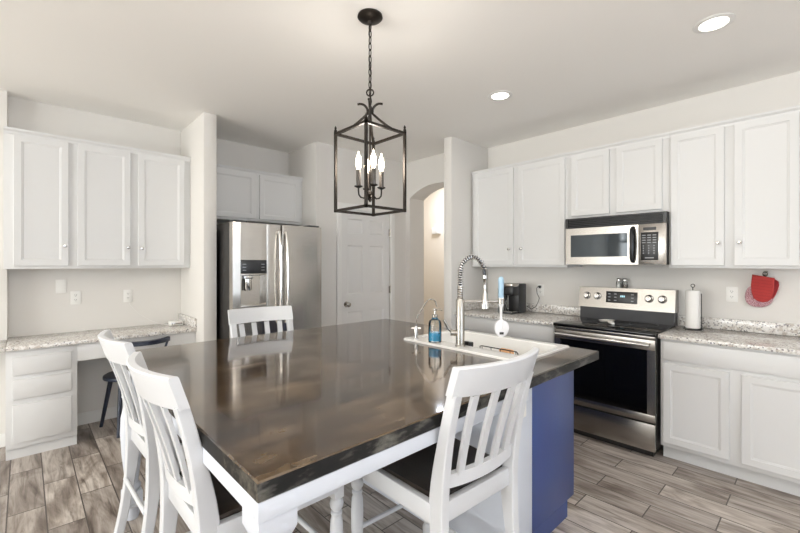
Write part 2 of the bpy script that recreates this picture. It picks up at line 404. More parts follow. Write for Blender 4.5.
for z in (1.80, 1.075, 0.22):
    b = new(); cyl(b, (3.417, 3.818, z-0.05), (3.417, 3.818, z+0.05), 0.008, 10); box(b, 3.405, 3.425, 3.819, 3.834, z-0.045, z+0.045)
    obj('hinge', b, M['nickel'], door)
b = new(); cz = 2.045
for x0, x1 in ((X0-0.062, X0+0.004), (X1-0.004, X1+0.062)): box(b, x0, x1, 3.802, 3.822, 0, cz+0.06, 0.005)
box(b, X0-0.062, X1+0.062, 3.800, 3.822, cz-0.006, cz+0.062, 0.005)
struct('trim_door', b, M['trim'])

def base_board(name, pts):
    bb = new()
    for (x0, x1, y0, y1) in pts:
        dx, dy = x1-x0, y1-y0
        box(bb, x0, x1, y0, y1, 0, 0.085, 0.0)
        if dx > dy: box(bb, x0, x1, y0+0.004, y1, 0.085, 0.10)
        else: box(bb, x0+0.004, x1, y0, y1, 0.085, 0.10)
    struct(name, bb, M['trim'])
base_board('baseboard_left', [(0.305, 1.149, YL-0.014, YL-0.0005), (1.262, 2.329, YL-0.014, YL-0.0005), (-5.4, -0.105, 4.316, 4.3295)])
base_board('baseboard_pantry', [(2.331, X0-0.064, 3.806, 3.8195), (X1+0.064, 3.694, 3.806, 3.8195)])
base_board('baseboard_arch', [(3.681, 3.6945, 3.746, 3.805)])
base_board('baseboard_hall', [(4.986, 4.9995, 2.12, 5.3)])

# ------------------------------------------------------------ cabinets
def knob(bm, x, z, yf, m4):
    lathe(bm, [(0.008, 0.0), (0.006, 0.004), (0.005, 0.013), (0.012, 0.018), (0.0145, 0.023), (0.011, 0.028), (0.0, 0.030)], seg=16,
          m4=m4 @ Matrix.Translation((x, yf, z)) @ Matrix.Rotation(PI/2, 4, 'X'))

def cabinet(name, loc, label, cat, m4, w, depth, z0, z1, doors=(), drawers=(), group=None, toe=0.0, crown=False, inset=0.0, panelled=True):
    t = thing(name, loc, label, cat, group)
    bb = new()
    if toe:
        box(bb, 0, w, 0.0, depth, toe, z1, 0.0015, m4=m4); box(bb, 0.0, w, inset, depth-0.02, 0.0, toe+0.002, 0.0, m4=m4)
    else: box(bb, 0, w, 0.0, depth, z0, z1, 0.0015, m4=m4)
    obj('body', bb, M['cab'], t)
    if crown:
        bb = new()
        pr = [(0.004, z1-0.030), (-0.006, z1-0.028), (-0.009, z1-0.012), (-0.020, z1-0.002), (-0.024, z1+0.006), (-0.024, z1+0.014), (0.004, z1+0.014)]
        loft(bb, [[(x, y, z) for y, z in pr] for x in (0.0, w)], m4=m4)
        obj('crown_moulding', bb, M['cab'], t)
    for (x0, x1, za, zb, kx, kz) in doors:
        bb = new(); panel(bb, x0, x1, za, zb, -0.019, 0.018, m4=m4)
        d = obj('door', bb, M['cab'], t)
        if kx is not None:
            bb = new(); knob(bb, kx, kz, -0.019, m4); obj('knob', bb, M['chrome'], d, label='small round chrome knob')
    for (x0, x1, za, zb) in drawers:
        bb = new(); box(bb, x0, x1, -0.019, -0.001, za, zb, 0.004, m4=m4)
        obj('drawer', bb, M['cab'], t)
    return t

g = 'white wall cabinets above the range counter'
XU = 3.60   # face frame plane; doors stand proud of it
mU = FX(XU, 2.665)
cabinet('upper_cabinet', (XU, 2.665, 1.372), 'white two-door wall cabinet above the coffee maker, left of the microwave', 'cabinet', mU, 1.055, XR-XU-0.001, 1.372, 2.395,
        [(0.038, 0.515, 1.392, 2.372, 0.475, 1.552), (0.568, 1.040, 1.392, 2.372, 0.610, 1.552)], group=g, crown=True)
mU = FX(XU, 1.609)
cabinet('upper_cabinet', (XU, 1.609, 1.80), 'short white two-door wall cabinet directly above the microwave', 'cabinet', mU, 0.788, XR-XU-0.001, 1.803, 2.395,
        [(0.042, 0.362, 1.828, 2.372, None, 0), (0.418, 0.745, 1.828, 2.372, None, 0)], group=g, crown=True)
mU = FX(XU, 0.820)
cabinet('upper_cabinet', (XU, 0.820, 1.372), 'tall white two-door wall cabinet right of the microwave, above the red oven mitts', 'cabinet', mU, 0.745, XR-XU-0.001, 1.372, 2.395,
        [(0.014, 0.332, 1.392, 2.372, 0.300, 1.552), (0.386, 0.706, 1.392, 2.372, 0.418, 1.552)], group=g, crown=True)
g = 'white wall cabinets above the desk and fridge'
mU = FY(-0.110, 4.13)
cabinet('upper_cabinet', (-0.11, 4.13, 1.365), 'white three-door wall cabinet above the granite desk', 'cabinet', mU, 1.259, YL-4.13-0.001, 1.365, 2.395,
        [(0.052, 0.368, 1.388, 2.366, 0.345, 1.545), (0.424, 0.780, 1.388, 2.366, 0.762, 1.543), (0.838, 1.205, 1.388, 2.366, 0.864, 1.538)], crown=True)
mU = FY(1.263, 4.12)
cabinet('upper_cabinet', (1.263, 4.12, 1.85), 'white two-door wall cabinet above the stainless refrigerator', 'cabinet', mU, 1.066, YL-4.12-0.001, 1.85, 2.372,
        [(0.045, 0.510, 1.875, 2.345, None, 0), (0.556, 1.022, 1.875, 2.345, None, 0)], crown=True)

# base cabinets along the right wall
XB = 3.335
cabinet('base_cabinet', (XB, 0.812, 0), 'white base cabinet with one wide drawer over two doors, right of the range', 'cabinet', FX(XB, 0.812), 0.917, XR-XB-0.001, 0, 0.868,
        [(0.018, 0.386, 0.135, 0.700, None, 0), (0.446, 0.815, 0.135, 0.700, None, 0)], [(0.018, 0.815, 0.725, 0.855)], toe=0.105, inset=0.072)
cabinet('base_cabinet', (XB, 2.679, 0), 'white base cabinet under the coffee maker, left of the range', 'cabinet', FX(XB, 2.679), 1.095, XR-XB-0.001, 0, 0.868,
        [(0.03, 0.53, 0.135, 0.700, None, 0), (0.58, 1.08, 0.135, 0.700, None, 0)], [(0.03, 1.08, 0.725, 0.855)], toe=0.105, inset=0.072)
# desk
YD = 3.965
t = cabinet('desk_cabinet', (-0.1, YD, 0), 'white three-drawer pedestal cabinet under the left end of the granite desk', 'cabinet', FY(-0.095, YD), 0.395, YL-YD-0.001, 0, 0.784,
        [], [(0.035, 0.360, 0.605, 0.736), (0.035, 0.360, 0.434, 0.573), (0.035, 0.360, 0.122, 0.395)], toe=0.083, inset=0.03)
b = new(); box(b, 0.301, 1.149, YD, YD+0.02, 0.650, 0.784, 0.001)
tag(obj('desk_apron', b, M['cab'], origin=(0.7, YD, 0.65)), 'white apron rail under the granite desk above the knee space', 'desk apron')

def counter(name, loc, label, boxes, splashes):
    t = thing(name, loc, label, 'countertop')
    bb = new()
    for q in boxes: box(bb, *q, 0.005)
    obj('slab', bb, M['granite'], t)
    for q in splashes:
        bb = new(); box(bb, *q, 0.003); obj('backsplash', bb, M['granite'], t)
counter('granite_countertop', (3.6, 2.1, 0.87), 'speckled granite countertop under the coffee maker, left of the range', [(3.300, 3.919, 1.584, 2.679, 0.870, 0.900)],
        [(3.899, 3.919, 1.604, 2.658, 0.9005, 0.985), (3.330, 3.919, 2.659, 2.679, 0.9005, 0.985)])
counter('granite_countertop', (3.6, 0.3, 0.87), 'speckled granite countertop under the paper towel holder, right of the range', [(3.300, 3.919, -0.105, 0.822, 0.870, 0.900)],
        [(3.899, 3.919, -0.105, 0.822, 0.9005, 0.985)])
counter('granite_desktop', (0.5, 4.1, 0.787), 'speckled granite desk top below the left wall cabinets', [(-0.094, 1.149, 3.925, 4.449, 0.787, 0.817), (-0.50, -0.0945, 3.925, 4.329, 0.787, 0.817)],
        [(1.129, 1.149, 3.93, 4.449, 0.8175, 0.905)])

# ------------------------------------------------------------ range
t = thing('range', (3.6, 1.185, 0), 'stainless electric range with black glass oven door, between the white base cabinets', 'range')
mR = FX(3.275, 1.579)   # local x 0..0.752
w = 0.752
b = new(); box(b, 0.0, w, 0.028, 0.62, 0.075, 0.885, m4=mR); box(b, 0.03, w-0.03, 0.06, 0.6, 0.0, 0.075, m4=mR); obj('body', b, M['steeldark'], t)
b = new(); box(b, -0.002, w+0.002, -0.012, 0.53, 0.880, 0.908, 0.006, m4=mR); ct = obj('cooktop', b, M['blackgl'], t)
b = new(); box(b, 0.004, w-0.004, -0.004, 0.02, 0.862, 0.884, 0.003, m4=mR); obj('front_trim', b, M['steelh'], t)
for cxx, cyy, rr in ((0.19, 0.16, 0.11), (0.56, 0.16, 0.09), (0.19, 0.42, 0.085), (0.56, 0.42, 0.105)):
    b = new(); rings = []
    for r_, z_ in ((rr, 0.9082), (rr, 0.9086), (rr-0.004, 0.9086), (rr-0.004, 0.9082)):
        rings.append([(cxx+r_*math.cos(2*PI*k/36), cyy+r_*math.sin(2*PI*k/36), z_) for k in range(36)])
    loft(b, rings, cap=False, m4=mR); obj('burner_ring', b, M['darkgrey'], t)
b = new(); d0, d1 = 0.262, 0.856
# door frame round the glass
box(b, 0.004, w-0.004, 0.001, 0.027, d0, 0.318, 0.003, m4=mR); box(b, 0.004, w-0.004, 0.001, 0.027, 0.780, d1, 0.003, m4=mR)
box(b, 0.004, 0.055, 0.001, 0.027, 0.318, 0.780, m4=mR); box(b, w-0.055, w-0.004, 0.001, 0.027, 0.318, 0.780, m4=mR)
od = obj('oven_door', b, M['steelh'], t)
b = new(); box(b, 0.055, w-0.055, 0.003, 0.026, 0.318, 0.780, m4=mR); obj('oven_window', b, M['blackgl'], od)
b = new(); tube(b, [(0.03, -0.045, 0.822), (w-0.03, -0.045, 0.822)], 0.0125, 14, mR)
for xx in (0.05, w-0.05): box(b, xx-0.012, xx+0.012, -0.045, 0.003, 0.812, 0.832, 0.003, m4=mR)
obj('oven_handle', b, M['chrome'], od)
b = new(); box(b, 0.004, w-0.004, 0.001, 0.027, 0.055, 0.250, 0.004, m4=mR); obj('warming_drawer', b, M['steelh'], t)
# backguard
b = new(); box(b, 0.004, w-0.004, 0.525, 0.625, 0.900, 1.020, m4=mR); obj('backguard_riser', b, M['darkgrey'], t)
b = new(); loft(b, [[(x, 0.505, 1.010), (x, 0.630, 1.005), (x, 0.630, 1.190), (x, 0.532, 1.190)] for x in (-0.004, w+0.004)], m4=mR)
bgd = obj('backguard', b, M['steelh'], t)
def on_guard(x, z, out=0.0):   # point on the sloped face
    k = (z-1.010)/0.180
    return (x, 0.505+0.027*k-out, z)
sl = math.atan2(0.027, 0.186)
for kx in (0.068, 0.160, 0.572, 0.668):
    b = new(); m = mR @ Matrix.Translation(on_guard(kx, 1.112)) @ Matrix.Rotation(-sl, 4, 'X') @ Matrix.Rotation(PI/2, 4, 'X')
    lathe(b, [(0.029, -0.002), (0.029, 0.004), (0.024, 0.006), (0.022, 0.030), (0.019, 0.033), (0, 0.033)], m4=m, seg=24)
    box(b, -0.006, 0.006, -0.022, 0.022, 0.030, 0.042, 0.002, m4=m)
    k = obj('control_knob', b, M['chrome'], t)
    b = new(); lathe(b, [(0.033, -0.0005), (0.033, 0.0015), (0.030, 0.002), (0.030, 0.0005)], m4=m, seg=28); obj('knob_ring', b, M['black'], k)
b = new(); mm = mR @ Matrix.Translation(on_guard(0, 1.060)) @ Matrix.Rotation(-sl, 4, 'X')
box(b, 0.235, 0.485, -0.003, 0.004, 0.0, 0.100, 0.001, m4=mm); dp = obj('control_display', b, M['black'], t)
for i in range(4):
    for j in range(3):
        if i in (2,) : continue
        b = new(); x = 0.252+i*0.05 + (0.035 if i > 2 else 0); z = 0.018+j*0.028; box(b, x, x+0.020, -0.0042, -0.003, z, z+0.007, m4=mm)
        obj('button', b, M['button'], dp)
b = new()
for i in range(3): box(b, 0.352+i*0.013, 0.361+i*0.013, -0.0042, -0.003, 0.052, 0.068, m4=mm)
obj('digits', b, M['led'], dp)

# ------------------------------------------------------------ microwave
t = thing('microwave', (3.6, 1.2, 1.395), 'stainless over-the-range microwave with black vent grille and keypad', 'microwave')
mW = FX(3.515, 1.585); w = 0.765
b = new(); box(b, 0.002, w-0.002, 0.022, 0.404, 1.398, 1.801, m4=mW); obj('body', b, M['black'], t)
b = new(); zt0, zt1 = 1.715, 1.800
box(b, 0.0, 0.02, 0.0, 0.022, zt0, zt1, m4=mW); box(b, w-0.02, w, 0.0, 0.022, zt0, zt1, m4=mW); box(b, 0.02, w-0.02, 0.0, 0.022, zt1-0.008, zt1, m4=mW)
for i in range(5):
    z = zt0+0.004+i*0.0145; loft(b, [[(x, 0.0, z), (x, 0.016, z+0.006), (x, 0.016, z+0.010), (x, 0.0, z+0.004)] for x in (0.02, w-0.02)], m4=mW)
obj('vent_grille', b, M['black'], t)
b = new(); xd = 0.578; z0, z1 = 1.398, 1.712
box(b, 0.0, 0.045, 0, 0.022, z0, z1, m4=mW); box(b, 0.500, xd, 0, 0.022, z0, z1, m4=mW); box(b, 0.045, 0.500, 0, 0.022, z0, 1.462, m4=mW); box(b, 0.045, 0.500, 0, 0.022, 1.652, z1, m4=mW)
md = obj('door', b, M['steelh'], t)
b = new(); box(b, 0.045, 0.500, 0.003, 0.02, 1.462, 1.652, m4=mW); obj('window', b, M['mwglass'], md)
b = new(); tube(b, [(0.540, 0.0, 1.690), (0.540, -0.028, 1.672), (0.542, -0.040, 1.62), (0.544, -0.043, 1.555), (0.542, -0.040, 1.49), (0.540, -0.028, 1.438), (0.540, 0.0, 1.420)], 0.0125, 12, mW, flat=1.25)
obj('handle', b, M['black'], md)
b = new(); box(b, xd+0.003, w, 0, 0.022, z0, z1, 0.001, m4=mW); cp = obj('control_panel', b, M['steelh'], t)
b = new(); box(b, 0.595, 0.715, -0.002, 0.001, 1.432, 1.648, 0.001, m4=mW); kp = obj('keypad', b, M['black'], cp)
b = new(); box(b, 0.612, 0.700, -0.003, 0.001, 1.664, 1.686, 0.001, m4=mW); obj('display', b, M['darkgrey'], cp)
for i in range(3):
    for j in range(4):
        b = new(); box(b, 0.605+i*0.036, 0.629+i*0.036, -0.0035, -0.002, 1.622-j*0.019, 1.628-j*0.019, m4=mW); obj('button', b, M['button'], cp)
        b = new(); box(b, 0.610+i*0.036, 0.618+i*0.036, -0.0035, -0.002, 1.540-j*0.019, 1.547-j*0.019, m4=mW); obj('button', b, M['button'], cp)
b = new(); box(b, 0.625, 0.685, -0.0035, -0.002, 1.446, 1.454, m4=mW); obj('button', b, M['button'], cp)

# ------------------------------------------------------------ refrigerator
t = thing('refrigerator', (1.73, 3.85, 0), 'stainless french-door refrigerator with water dispenser in its left door', 'refrigerator')
x0, x1, yF = 1.290, 2.172, 3.450
b = new(); box(b, x0+0.003, x1-0.003, yF+0.075, 4.30, 0.03, 1.765, 0.004); box(b, x0+0.03, x1-0.03, yF+0.12, 4.25, 0.0, 0.03); obj('body', b, M['steeldark'], t)
for hx in (x0+0.02, x1-0.14):
    b = new(); box(b, hx, hx+0.12, yF+0.02, yF+0.13, 1.766, 1.782, 0.004); obj('hinge_cover', b, M['darkgrey'], t)
def curved_door(xa, xb, za, zb, hole=None):
    bb = new(); n = 14
    xs = [xa + (xb-xa)*k/n for k in range(n+1)]
    def yf(x):
        u = (x-x0)/(x1-x0)*2-1; return yF - 0.012*(1-u*u)
    prof = []
    e = 0.012
    for k, x in enumerate(xs):
        y = yf(x)
        if k == 0 or k == n: y += e
        prof.append((x, y))
    prof2 = [(xa, yF+0.07)] + prof[:1] + [(xa+0.004, prof[0][1]-e*0.7)] + prof[1:-1] + [(xb-0.004, prof[-1][1]-e*0.7)] + prof[-1:] + [(xb, yF+0.07)]
    return bb, prof2
b, pr = curved_door(x0, 1.726, 0.72, 1.762)
hx0, hx1, hz0, hz1 = 1.357, 1.590, 1.030, 1.437
left = [p for p in pr if p[0] < hx0] + [(hx0, yF-0.004), (hx0, yF+0.07)]
right = [(hx1, yF+0.07), (hx1, yF-0.0085)] + [p for p in pr if p[0] > hx1]
prism(b, left, 'xy', 0.72, 1.762); prism(b, right, 'xy', 0.72, 1.762)
mid = [(hx0, yF+0.07), (hx0, yF-0.004)] + [p for p in pr if hx0 < p[0] < hx1] + [(hx1, yF-0.0085), (hx1, yF+0.07)]
prism(b, mid, 'xy', 0.72, hz0); prism(b, mid, 'xy', hz1, 1.762)
dl = obj('door', b, M['steel'], t)
b = new(); box(b, hx0+0.002, hx1-0.002, yF+0.055, yF+0.07, hz0, hz1)
box(b, hx0, hx0+0.008, yF-0.010, yF+0.06, hz0, 1.315); box(b, hx1-0.008, hx1, yF-0.012, yF+0.06, hz0, 1.315)
box(b, hx0, hx1, yF-0.012, yF+0.062, hz0-0.004, hz0+0.012, 0.002); box(b, hx0, hx1, yF-0.011, yF+0.06, 1.300, 1.318, 0.002)
dsp = obj('dispenser', b, M['steel'], t)
b = new(); box(b, hx0, hx1, yF-0.013, yF+0.05, 1.318, hz1, 0.003); dpn = obj('dispenser_panel', b, M['black'], dsp)
for sx in (1.372, 1.538):
    for j in range(3):
        b = new(); box(b, sx, sx+0.030, yF-0.0142, yF-0.013, 1.345+j*0.026, 1.350+j*0.026); obj('button', b, M['button'], dsp)
b = new(); box(b, 1.385, 1.470, yF-0.005, yF+0.05, 1.272, 1.300, 0.004); lathe(b, [(0.030, 1.17), (0.037, 1.185), (0.034, 1.272)], 1.427, yF+0.020, 20); obj('dispenser_nozzle', b, M['chrome'], dsp)
b, pr = curved_door(1.736, x1, 0.72, 1.762); prism(b, pr, 'xy', 0.72, 1.762); dr2 = obj('door', b, M['steel'], t)
b, pr = curved_door(x0, x1, 0.08, 0.705); prism(b, pr, 'xy', 0.08, 0.705); fz = obj('freezer_drawer', b, M['steel'], t)
for hx, par in ((1.700, dl), (1.768, dr2)):
    b = new(); pts = []
    for k in range(17):
        a = k/16; z = 0.86+a*0.84; pts.append((hx, yF-0.030-0.042*math.sin(PI*a)**0.7, z))
    tube(b, pts, 0.0125, 10); box(b, hx-0.010, hx+0.010, yF-0.035, yF-0.008, 0.855, 0.885, 0.003); box(b, hx-0.010, hx+0.010, yF-0.035, yF-0.008, 1.675, 1.705, 0.003)
    obj('handle', b, M['chrome'], par)
b = new(); tube(b, [(x0+0.1, yF-0.055, 0.64), (x1-0.1, yF-0.055, 0.64)], 0.0125, 12)
for xx in (x0+0.13, x1-0.13): box(b, xx-0.01, xx+0.01, yF-0.055, yF-0.005, 0.63, 0.65, 0.002)
obj('handle', b, M['chrome'], fz)

# ------------------------------------------------------------ island table
TX0, TX1, TY0, TY1, TZ, TT = 0.381, 2.352, 0.871, 2.683, 0.915, 0.050
SX0, SX1, SY0, SY1 = 1.772, 2.318, 1.019, 1.858      # sink outline
t = thing('kitchen_island', (1.37, 1.78, 0), 'large island table with dark glossy wood top, white legs and blue cabinet', 'kitchen island')
hx0_, hx1_, hy0_, hy1_ = SX0+0.095, SX1-0.046, SY0+0.024, SY1-0.024
b = new(); e = 0.004
def frame_slab(bm, z0, z1):
    o_ = [(TX0, TY0), (TX1, TY0), (TX1, TY1), (TX0, TY1)]; i_ = [(hx0_, hy0_), (hx1_, hy0_), (hx1_, hy1_), (hx0_, hy1_)]
    sg = [(-1, -1), (1, -1), (1, 1), (-1, 1)]
    def ring(pts, z, d=0): return [(p[0]-s[0]*d, p[1]-s[1]*d, z) for p, s in zip(pts, sg)]
    R = [ring(i_, z0), ring(o_, z0, e), ring(o_, z0+e), ring(o_, z1-e), ring(o_, z1, e), ring(i_, z1), ring(i_, z0)]
    loft(bm, R, cap=False)
    bmesh.ops.remove_doubles(bm, verts=bm.verts, dist=1e-5)
frame_slab(b, TZ-TT, TZ)
top = obj('tabletop', b, M['tabletop'], t)
top.data.materials.append(M['edge'])
for f in top.data.polygons:
    if abs(f.normal.z) < 0.3: f.material_index = 1
b = new(); za, zb = 0.818, TZ-TT
box(b, TX0+0.003, 1.583, TY0+0.003, TY0+0.03, za, zb, 0.001); box(b, TX0+0.003, TX0+0.03, TY0+0.03, TY1-0.03, za, zb, 0.001); box(b, TX0+0.003, 1.583, TY1-0.03, TY1-0.003, za, zb, 0.001)
obj('apron', b, M['island_white'], t)
def island_leg(cx, cy):
    bb = new(); s = 0.048
    def sq(h, z, r=0.006):
        return [(cx+dx*h, cy+dy*h, z) for dx, dy in ((-1, -1), (1, -1), (1, 1), (-1, 1))]
    loft(bb, [sq(s, 0.8175), sq(s, 0.775), sq(s-0.004, 0.765), sq(s-0.012, 0.745), sq(s-0.030, 0.722), sq(s-0.033, 0.70)])
    lathe(bb, [(0.034, 0.705), (0.045, 0.69), (0.048, 0.675), (0.036, 0.655), (0.030, 0.64), (0.040, 0.62), (0.052, 0.56), (0.055, 0.48), (0.048, 0.36), (0.036, 0.25), (0.030, 0.20), (0.042, 0.185), (0.044, 0.17), (0.032, 0.155)], cx, cy, 28)
    box(bb, cx-0.045, cx+0.045, cy-0.045, cy+0.045, 0.09, 0.156, 0.005); lathe(bb, [(0.030, 0.0), (0.036, 0.02), (0.034, 0.06), (0.040, 0.09)], cx, cy, 24)
    obj('leg', bb, M['island_white'], t)
island_leg(TX0+0.054, TY0+0.054); island_leg(TX0+0.054, TY1-0.054)
b = new(); BX0, BXM, BX1, BY0, BY1 = 1.585, 1.812, 2.285, 0.983, 2.570
box(b, BX0, BXM-0.001, BY0, BY1, 0.0, TZ-TT-0.0005, 0.002); wp = obj('white_panel', b, M['island_white'], t, label='white painted back panel of the island cabinet')
# blue cabinet, hollow below the sink
b = new()
box(b, BXM, BX1, BY0, BY0+0.02, 0.09, TZ-TT-0.0005, 0.0015); box(b, BXM, BX1-0.085, BY0, BY1, 0.0, 0.09)
box(b, BXM, BX1, BY1-0.02, BY1, 0.09, TZ-TT-0.0005); box(b, BX1-0.012, BX1, BY0+0.02, BY1-0.02, 0.09, TZ-TT-0.0005); box(b, BXM, BX1-0.02, BY0+0.02, BY1-0.02, 0.09, 0.11)
cb = obj('blue_cabinet', b, M['blue'], t, label='royal blue painted island cabinet')
mI = Matrix(((0, -1, 0, BX1), (1, 0, 0, BY0), (0, 0, 1, 0), (0, 0, 0, 1)))
for k in range(3):
    b = new(); wI = (BY1-BY0)/3; panel(b, k*wI+0.015, (k+1)*wI-0.015, 0.12, 0.84, -0.019, 0.018, m4=mI); d = obj('door', b, M['blue'], t)
    b = new(); knob(b, k*wI+0.05, 0.78, -0.019, mI); obj('knob', b, M['chrome'], d)

# ------------------------------------------------------------ sink
t = thing('sink', ((SX0+SX1)/2, (SY0+SY1)/2, 0.9155), 'white enamel drop-in sink set in the island top', 'sink')
b = new(); ZR = 0.928
def rr_rect(x0, x1, y0, y1, r, z, n=5):
    pts = []
    for cx, cy, a in ((x1-r, y0+r, -PI/2), (x1-r, y1-r, 0), (x0+r, y1-r, PI/2), (x0+r, y0+r, PI)):
        for k in range(n+1):
            aa = a + PI/2*k/n; pts.append((cx+r*math.cos(aa), cy+r*math.sin(aa), z))
    return pts
ix0, ix1, iy0, iy1 = SX0+0.115, SX1-0.060, SY0+0.038, SY1-0.038
R = [rr_rect(hx0_+0.004, hx1_-0.004, hy0_+0.004, hy1_-0.004, 0.03, 0.71), rr_rect(hx0_+0.004, hx1_-0.004, hy0_+0.004, hy1_-0.004, 0.03, 0.9156),
     rr_rect(SX0, SX1, SY0, SY1, 0.012, 0.9156), rr_rect(SX0, SX1, SY0, SY1, 0.012, ZR-0.004), rr_rect(SX0+0.004, SX1-0.004, SY0+0.004, SY1-0.004, 0.012, ZR),
     rr_rect(ix0-0.006, ix1+0.006, iy0-0.006, iy1+0.006, 0.045, ZR), rr_rect(ix0, ix1, iy0, iy1, 0.04, ZR-0.006), rr_rect(ix0+0.012, ix1-0.012, iy0+0.012, iy1-0.012, 0.05, 0.75), rr_rect(ix0+0.04, ix1-0.04, iy0+0.04, iy1-0.04, 0.05, 0.725)]
loft(b, R); obj('basin', b, M['enamel'], t)
b = new(); lathe(b, [(0.045, 0.7255), (0.045, 0.729), (0.032, 0.730), (0.030, 0.727)], (ix0+ix1)/2, (iy0+iy1)/2, 24); obj('drain', b, M['chrome'], t)

# ------------------------------------------------------------ spring faucet
dirv = Vector((0.729, -0.685, 0)); fx, fy = 1.835, 1.445
t = thing('kitchen_faucet', (fx, fy, ZR), 'tall brushed steel spring-neck faucet with brush in its arm, on the sink ledge', 'faucet')
b = new(); lathe(b, [(0.029, ZR+0.0005), (0.029, ZR+0.006), (0.025, ZR+0.010), (0.0245, 1.195), (0.022, 1.200), (0.0, 1.200)], fx, fy, 28); obj('body', b, M['nickel'], t)
def fp(s, z): return Vector((fx, fy, 0)) + dirv*s + Vector((0, 0, z))
path = [fp(0, z) for z in (1.19, 1.23, 1.27, 1.30, 1.33)]
for k in range(1, 17):
    a = PI - PI*k/16*0.92
    path.append(fp(0.070 + 0.070*math.cos(a), 1.345+0.101*math.sin(a)))
b = new(); tube(b, path + [fp(0.142, 1.325)], 0.0095, 10); obj('hose', b, M['darkgrey'], t)
# coil
b = new(); P = []; L = [0]
for p, q in zip(path, path[1:]): L.append(L[-1]+(q-p).length)
tot = L[-1]; turns = 28; N = turns*10; s0 = 0.01
side = Vector((0, 0, 1)).cross(dirv).normalized()
for k in range(N+1):
    s = s0 + (tot-s0)*k/N
    i = max(j for j in range(len(L)) if L[j] <= s+1e-9); i = min(i, len(path)-2)
    f_ = (s-L[i])/(L[i+1]-L[i]); c = path[i].lerp(path[i+1], f_); tg = (path[i+1]-path[i]).normalized()
    nrm = side.cross(tg).normalized(); a = 2*PI*turns*k/N
    P.append(c + (side*math.cos(a)+nrm*math.sin(a))*0.0150)
tube(b, P, 0.0031, 6); obj('spring', b, M['chrome'], t)
b = new(); lathe(b, [(0.0185, 1.19)] + [q for i in range(9) for q in ((0.0175, 1.203+i*0.008), (0.0155, 1.207+i*0.008))] + [(0.0150, 1.276)], fx, fy, 24); obj('collar', b, M['nickel'], t)
b = new(); c = fp(0.143, 0)
lathe(b, [(0.0, 1.340), (0.013, 1.338), (0.014, 1.320), (0.009, 1.312), (0.008, 1.245), (0.016, 1.232), (0.018, 1.205), (0.0205, 1.20), (0.0215, 1.165), (0.024, 1.148), (0.021, 1.144), (0.0, 1.144)], c.x, c.y, 24); obj('spray_head', b, M['chrome'], t)
b = new(); tube(b, [fp(0.015, 1.187), fp(0.218, 1.187)], 0.0075, 12); c = fp(0.236, 0)
rings = [[(c.x+r*math.cos(2*PI*k/24), c.y+r*math.sin(2*PI*k/24), z) for k in range(24)] for r, z in ((0.0185, 1.173), (0.0185, 1.203), (0.0160, 1.203), (0.0160, 1.173), (0.0185, 1.173))]
loft(b, rings, cap=False); bmesh.ops.remove_doubles(b, verts=b.verts, dist=1e-6); obj('holder_arm', b, M['nickel'], t)
b = new(); hd = -dirv
tube(b, [Vector((fx, fy, 1.005)) + hd*0.015, Vector((fx, fy, 1.005)) + hd*0.055], 0.018, 16)
tube(b, [Vector((fx, fy, 1.010)) + hd*0.045, Vector((fx, fy, 1.03)) + hd*0.068, Vector((fx, fy, 1.080)) + hd*0.094], [0.009, 0.008, 0.007], 12); obj('lever_handle', b, M['nickel'], t)

# dish brush hanging in the faucet's arm
bc = fp(0.236, 0)
t = thing('dish_brush', (bc.x, bc.y, 0.99), 'white dish brush with pale blue handle hanging in the faucet arm', 'dish brush')
b = new(); lathe(b, [(0.0, 1.332), (0.011, 1.326), (0.0165, 1.315), (0.0155, 1.27), (0.0150, 1.22), (0.0150, 1.21)], bc.x, bc.y, 18); obj('handle', b, M['lightblue'], t, label='pale blue rubber handle')
b = new(); lathe(b, [(0.0145, 1.209), (0.0145, 1.168), (0.008, 1.150), (0.0065, 1.10), (0.010, 1.075), (0.017, 1.06), (0.016, 1.03)], bc.x, bc.y, 18); obj('neck', b, M['bristle'], t)
b = new(); mB = Matrix.Translation((bc.x, bc.y, 0)) @ Matrix.Rotation(-0.75, 4, 'Z')
pl = [(0.041*math.cos(a)*(1+0.12*math.sin(a+0.6)), 1.032+0.050*math.sin(a)) for a in [2*PI*k/28 for k in range(28)]]
prism(b, pl, 'xz', -0.012, 0.012, 0.004, m4=mB); hd_ = obj('brush_head', b, M['bristle'], t)
b = new(); box(b, -0.012, 0.012, -0.0145, -0.011, 0.998, 1.012, 0.002, m4=mB); obj('grip_mark', b, M['slot'], hd_)

# filtered-water tap
qx, qy = 1.817, 1.783
t = thing('water_filter_tap', (qx, qy, ZR), 'slim chrome gooseneck filter tap at the back corner of the sink', 'tap')
b = new(); lathe(b, [(0.019, ZR+0.0005), (0.019, ZR+0.006), (0.0135, ZR+0.008), (0.0135, 1.000), (0.010, 1.008), (0.0, 1.008)], qx, qy, 20); obj('body', b, M['chrome'], t)
b = new(); dq = dirv
def qp(s, z): return Vector((qx, qy, z)) + dq*s
pts = [qp(0, 1.0), qp(0, 1.045), qp(0.004, 1.066), qp(0.035, 1.115), qp(0.064, 1.160)]
pts += [qp(0.095+0.032*math.cos(a), 1.150+0.030*math.sin(a)) for a in [2.4, 2.0, 1.57, 1.1, 0.7, 0.35]] + [qp(0.129, 1.140), qp(0.134, 1.128)]
tube(b, pts, 0.0045, 10); obj('spout', b, M['chrome'], t)
b = new(); tube(b, [qp(-0.030, 0.995), qp(0.030, 0.995)], 0.005, 10); obj('lever_handle', b, M['chrome'], t)

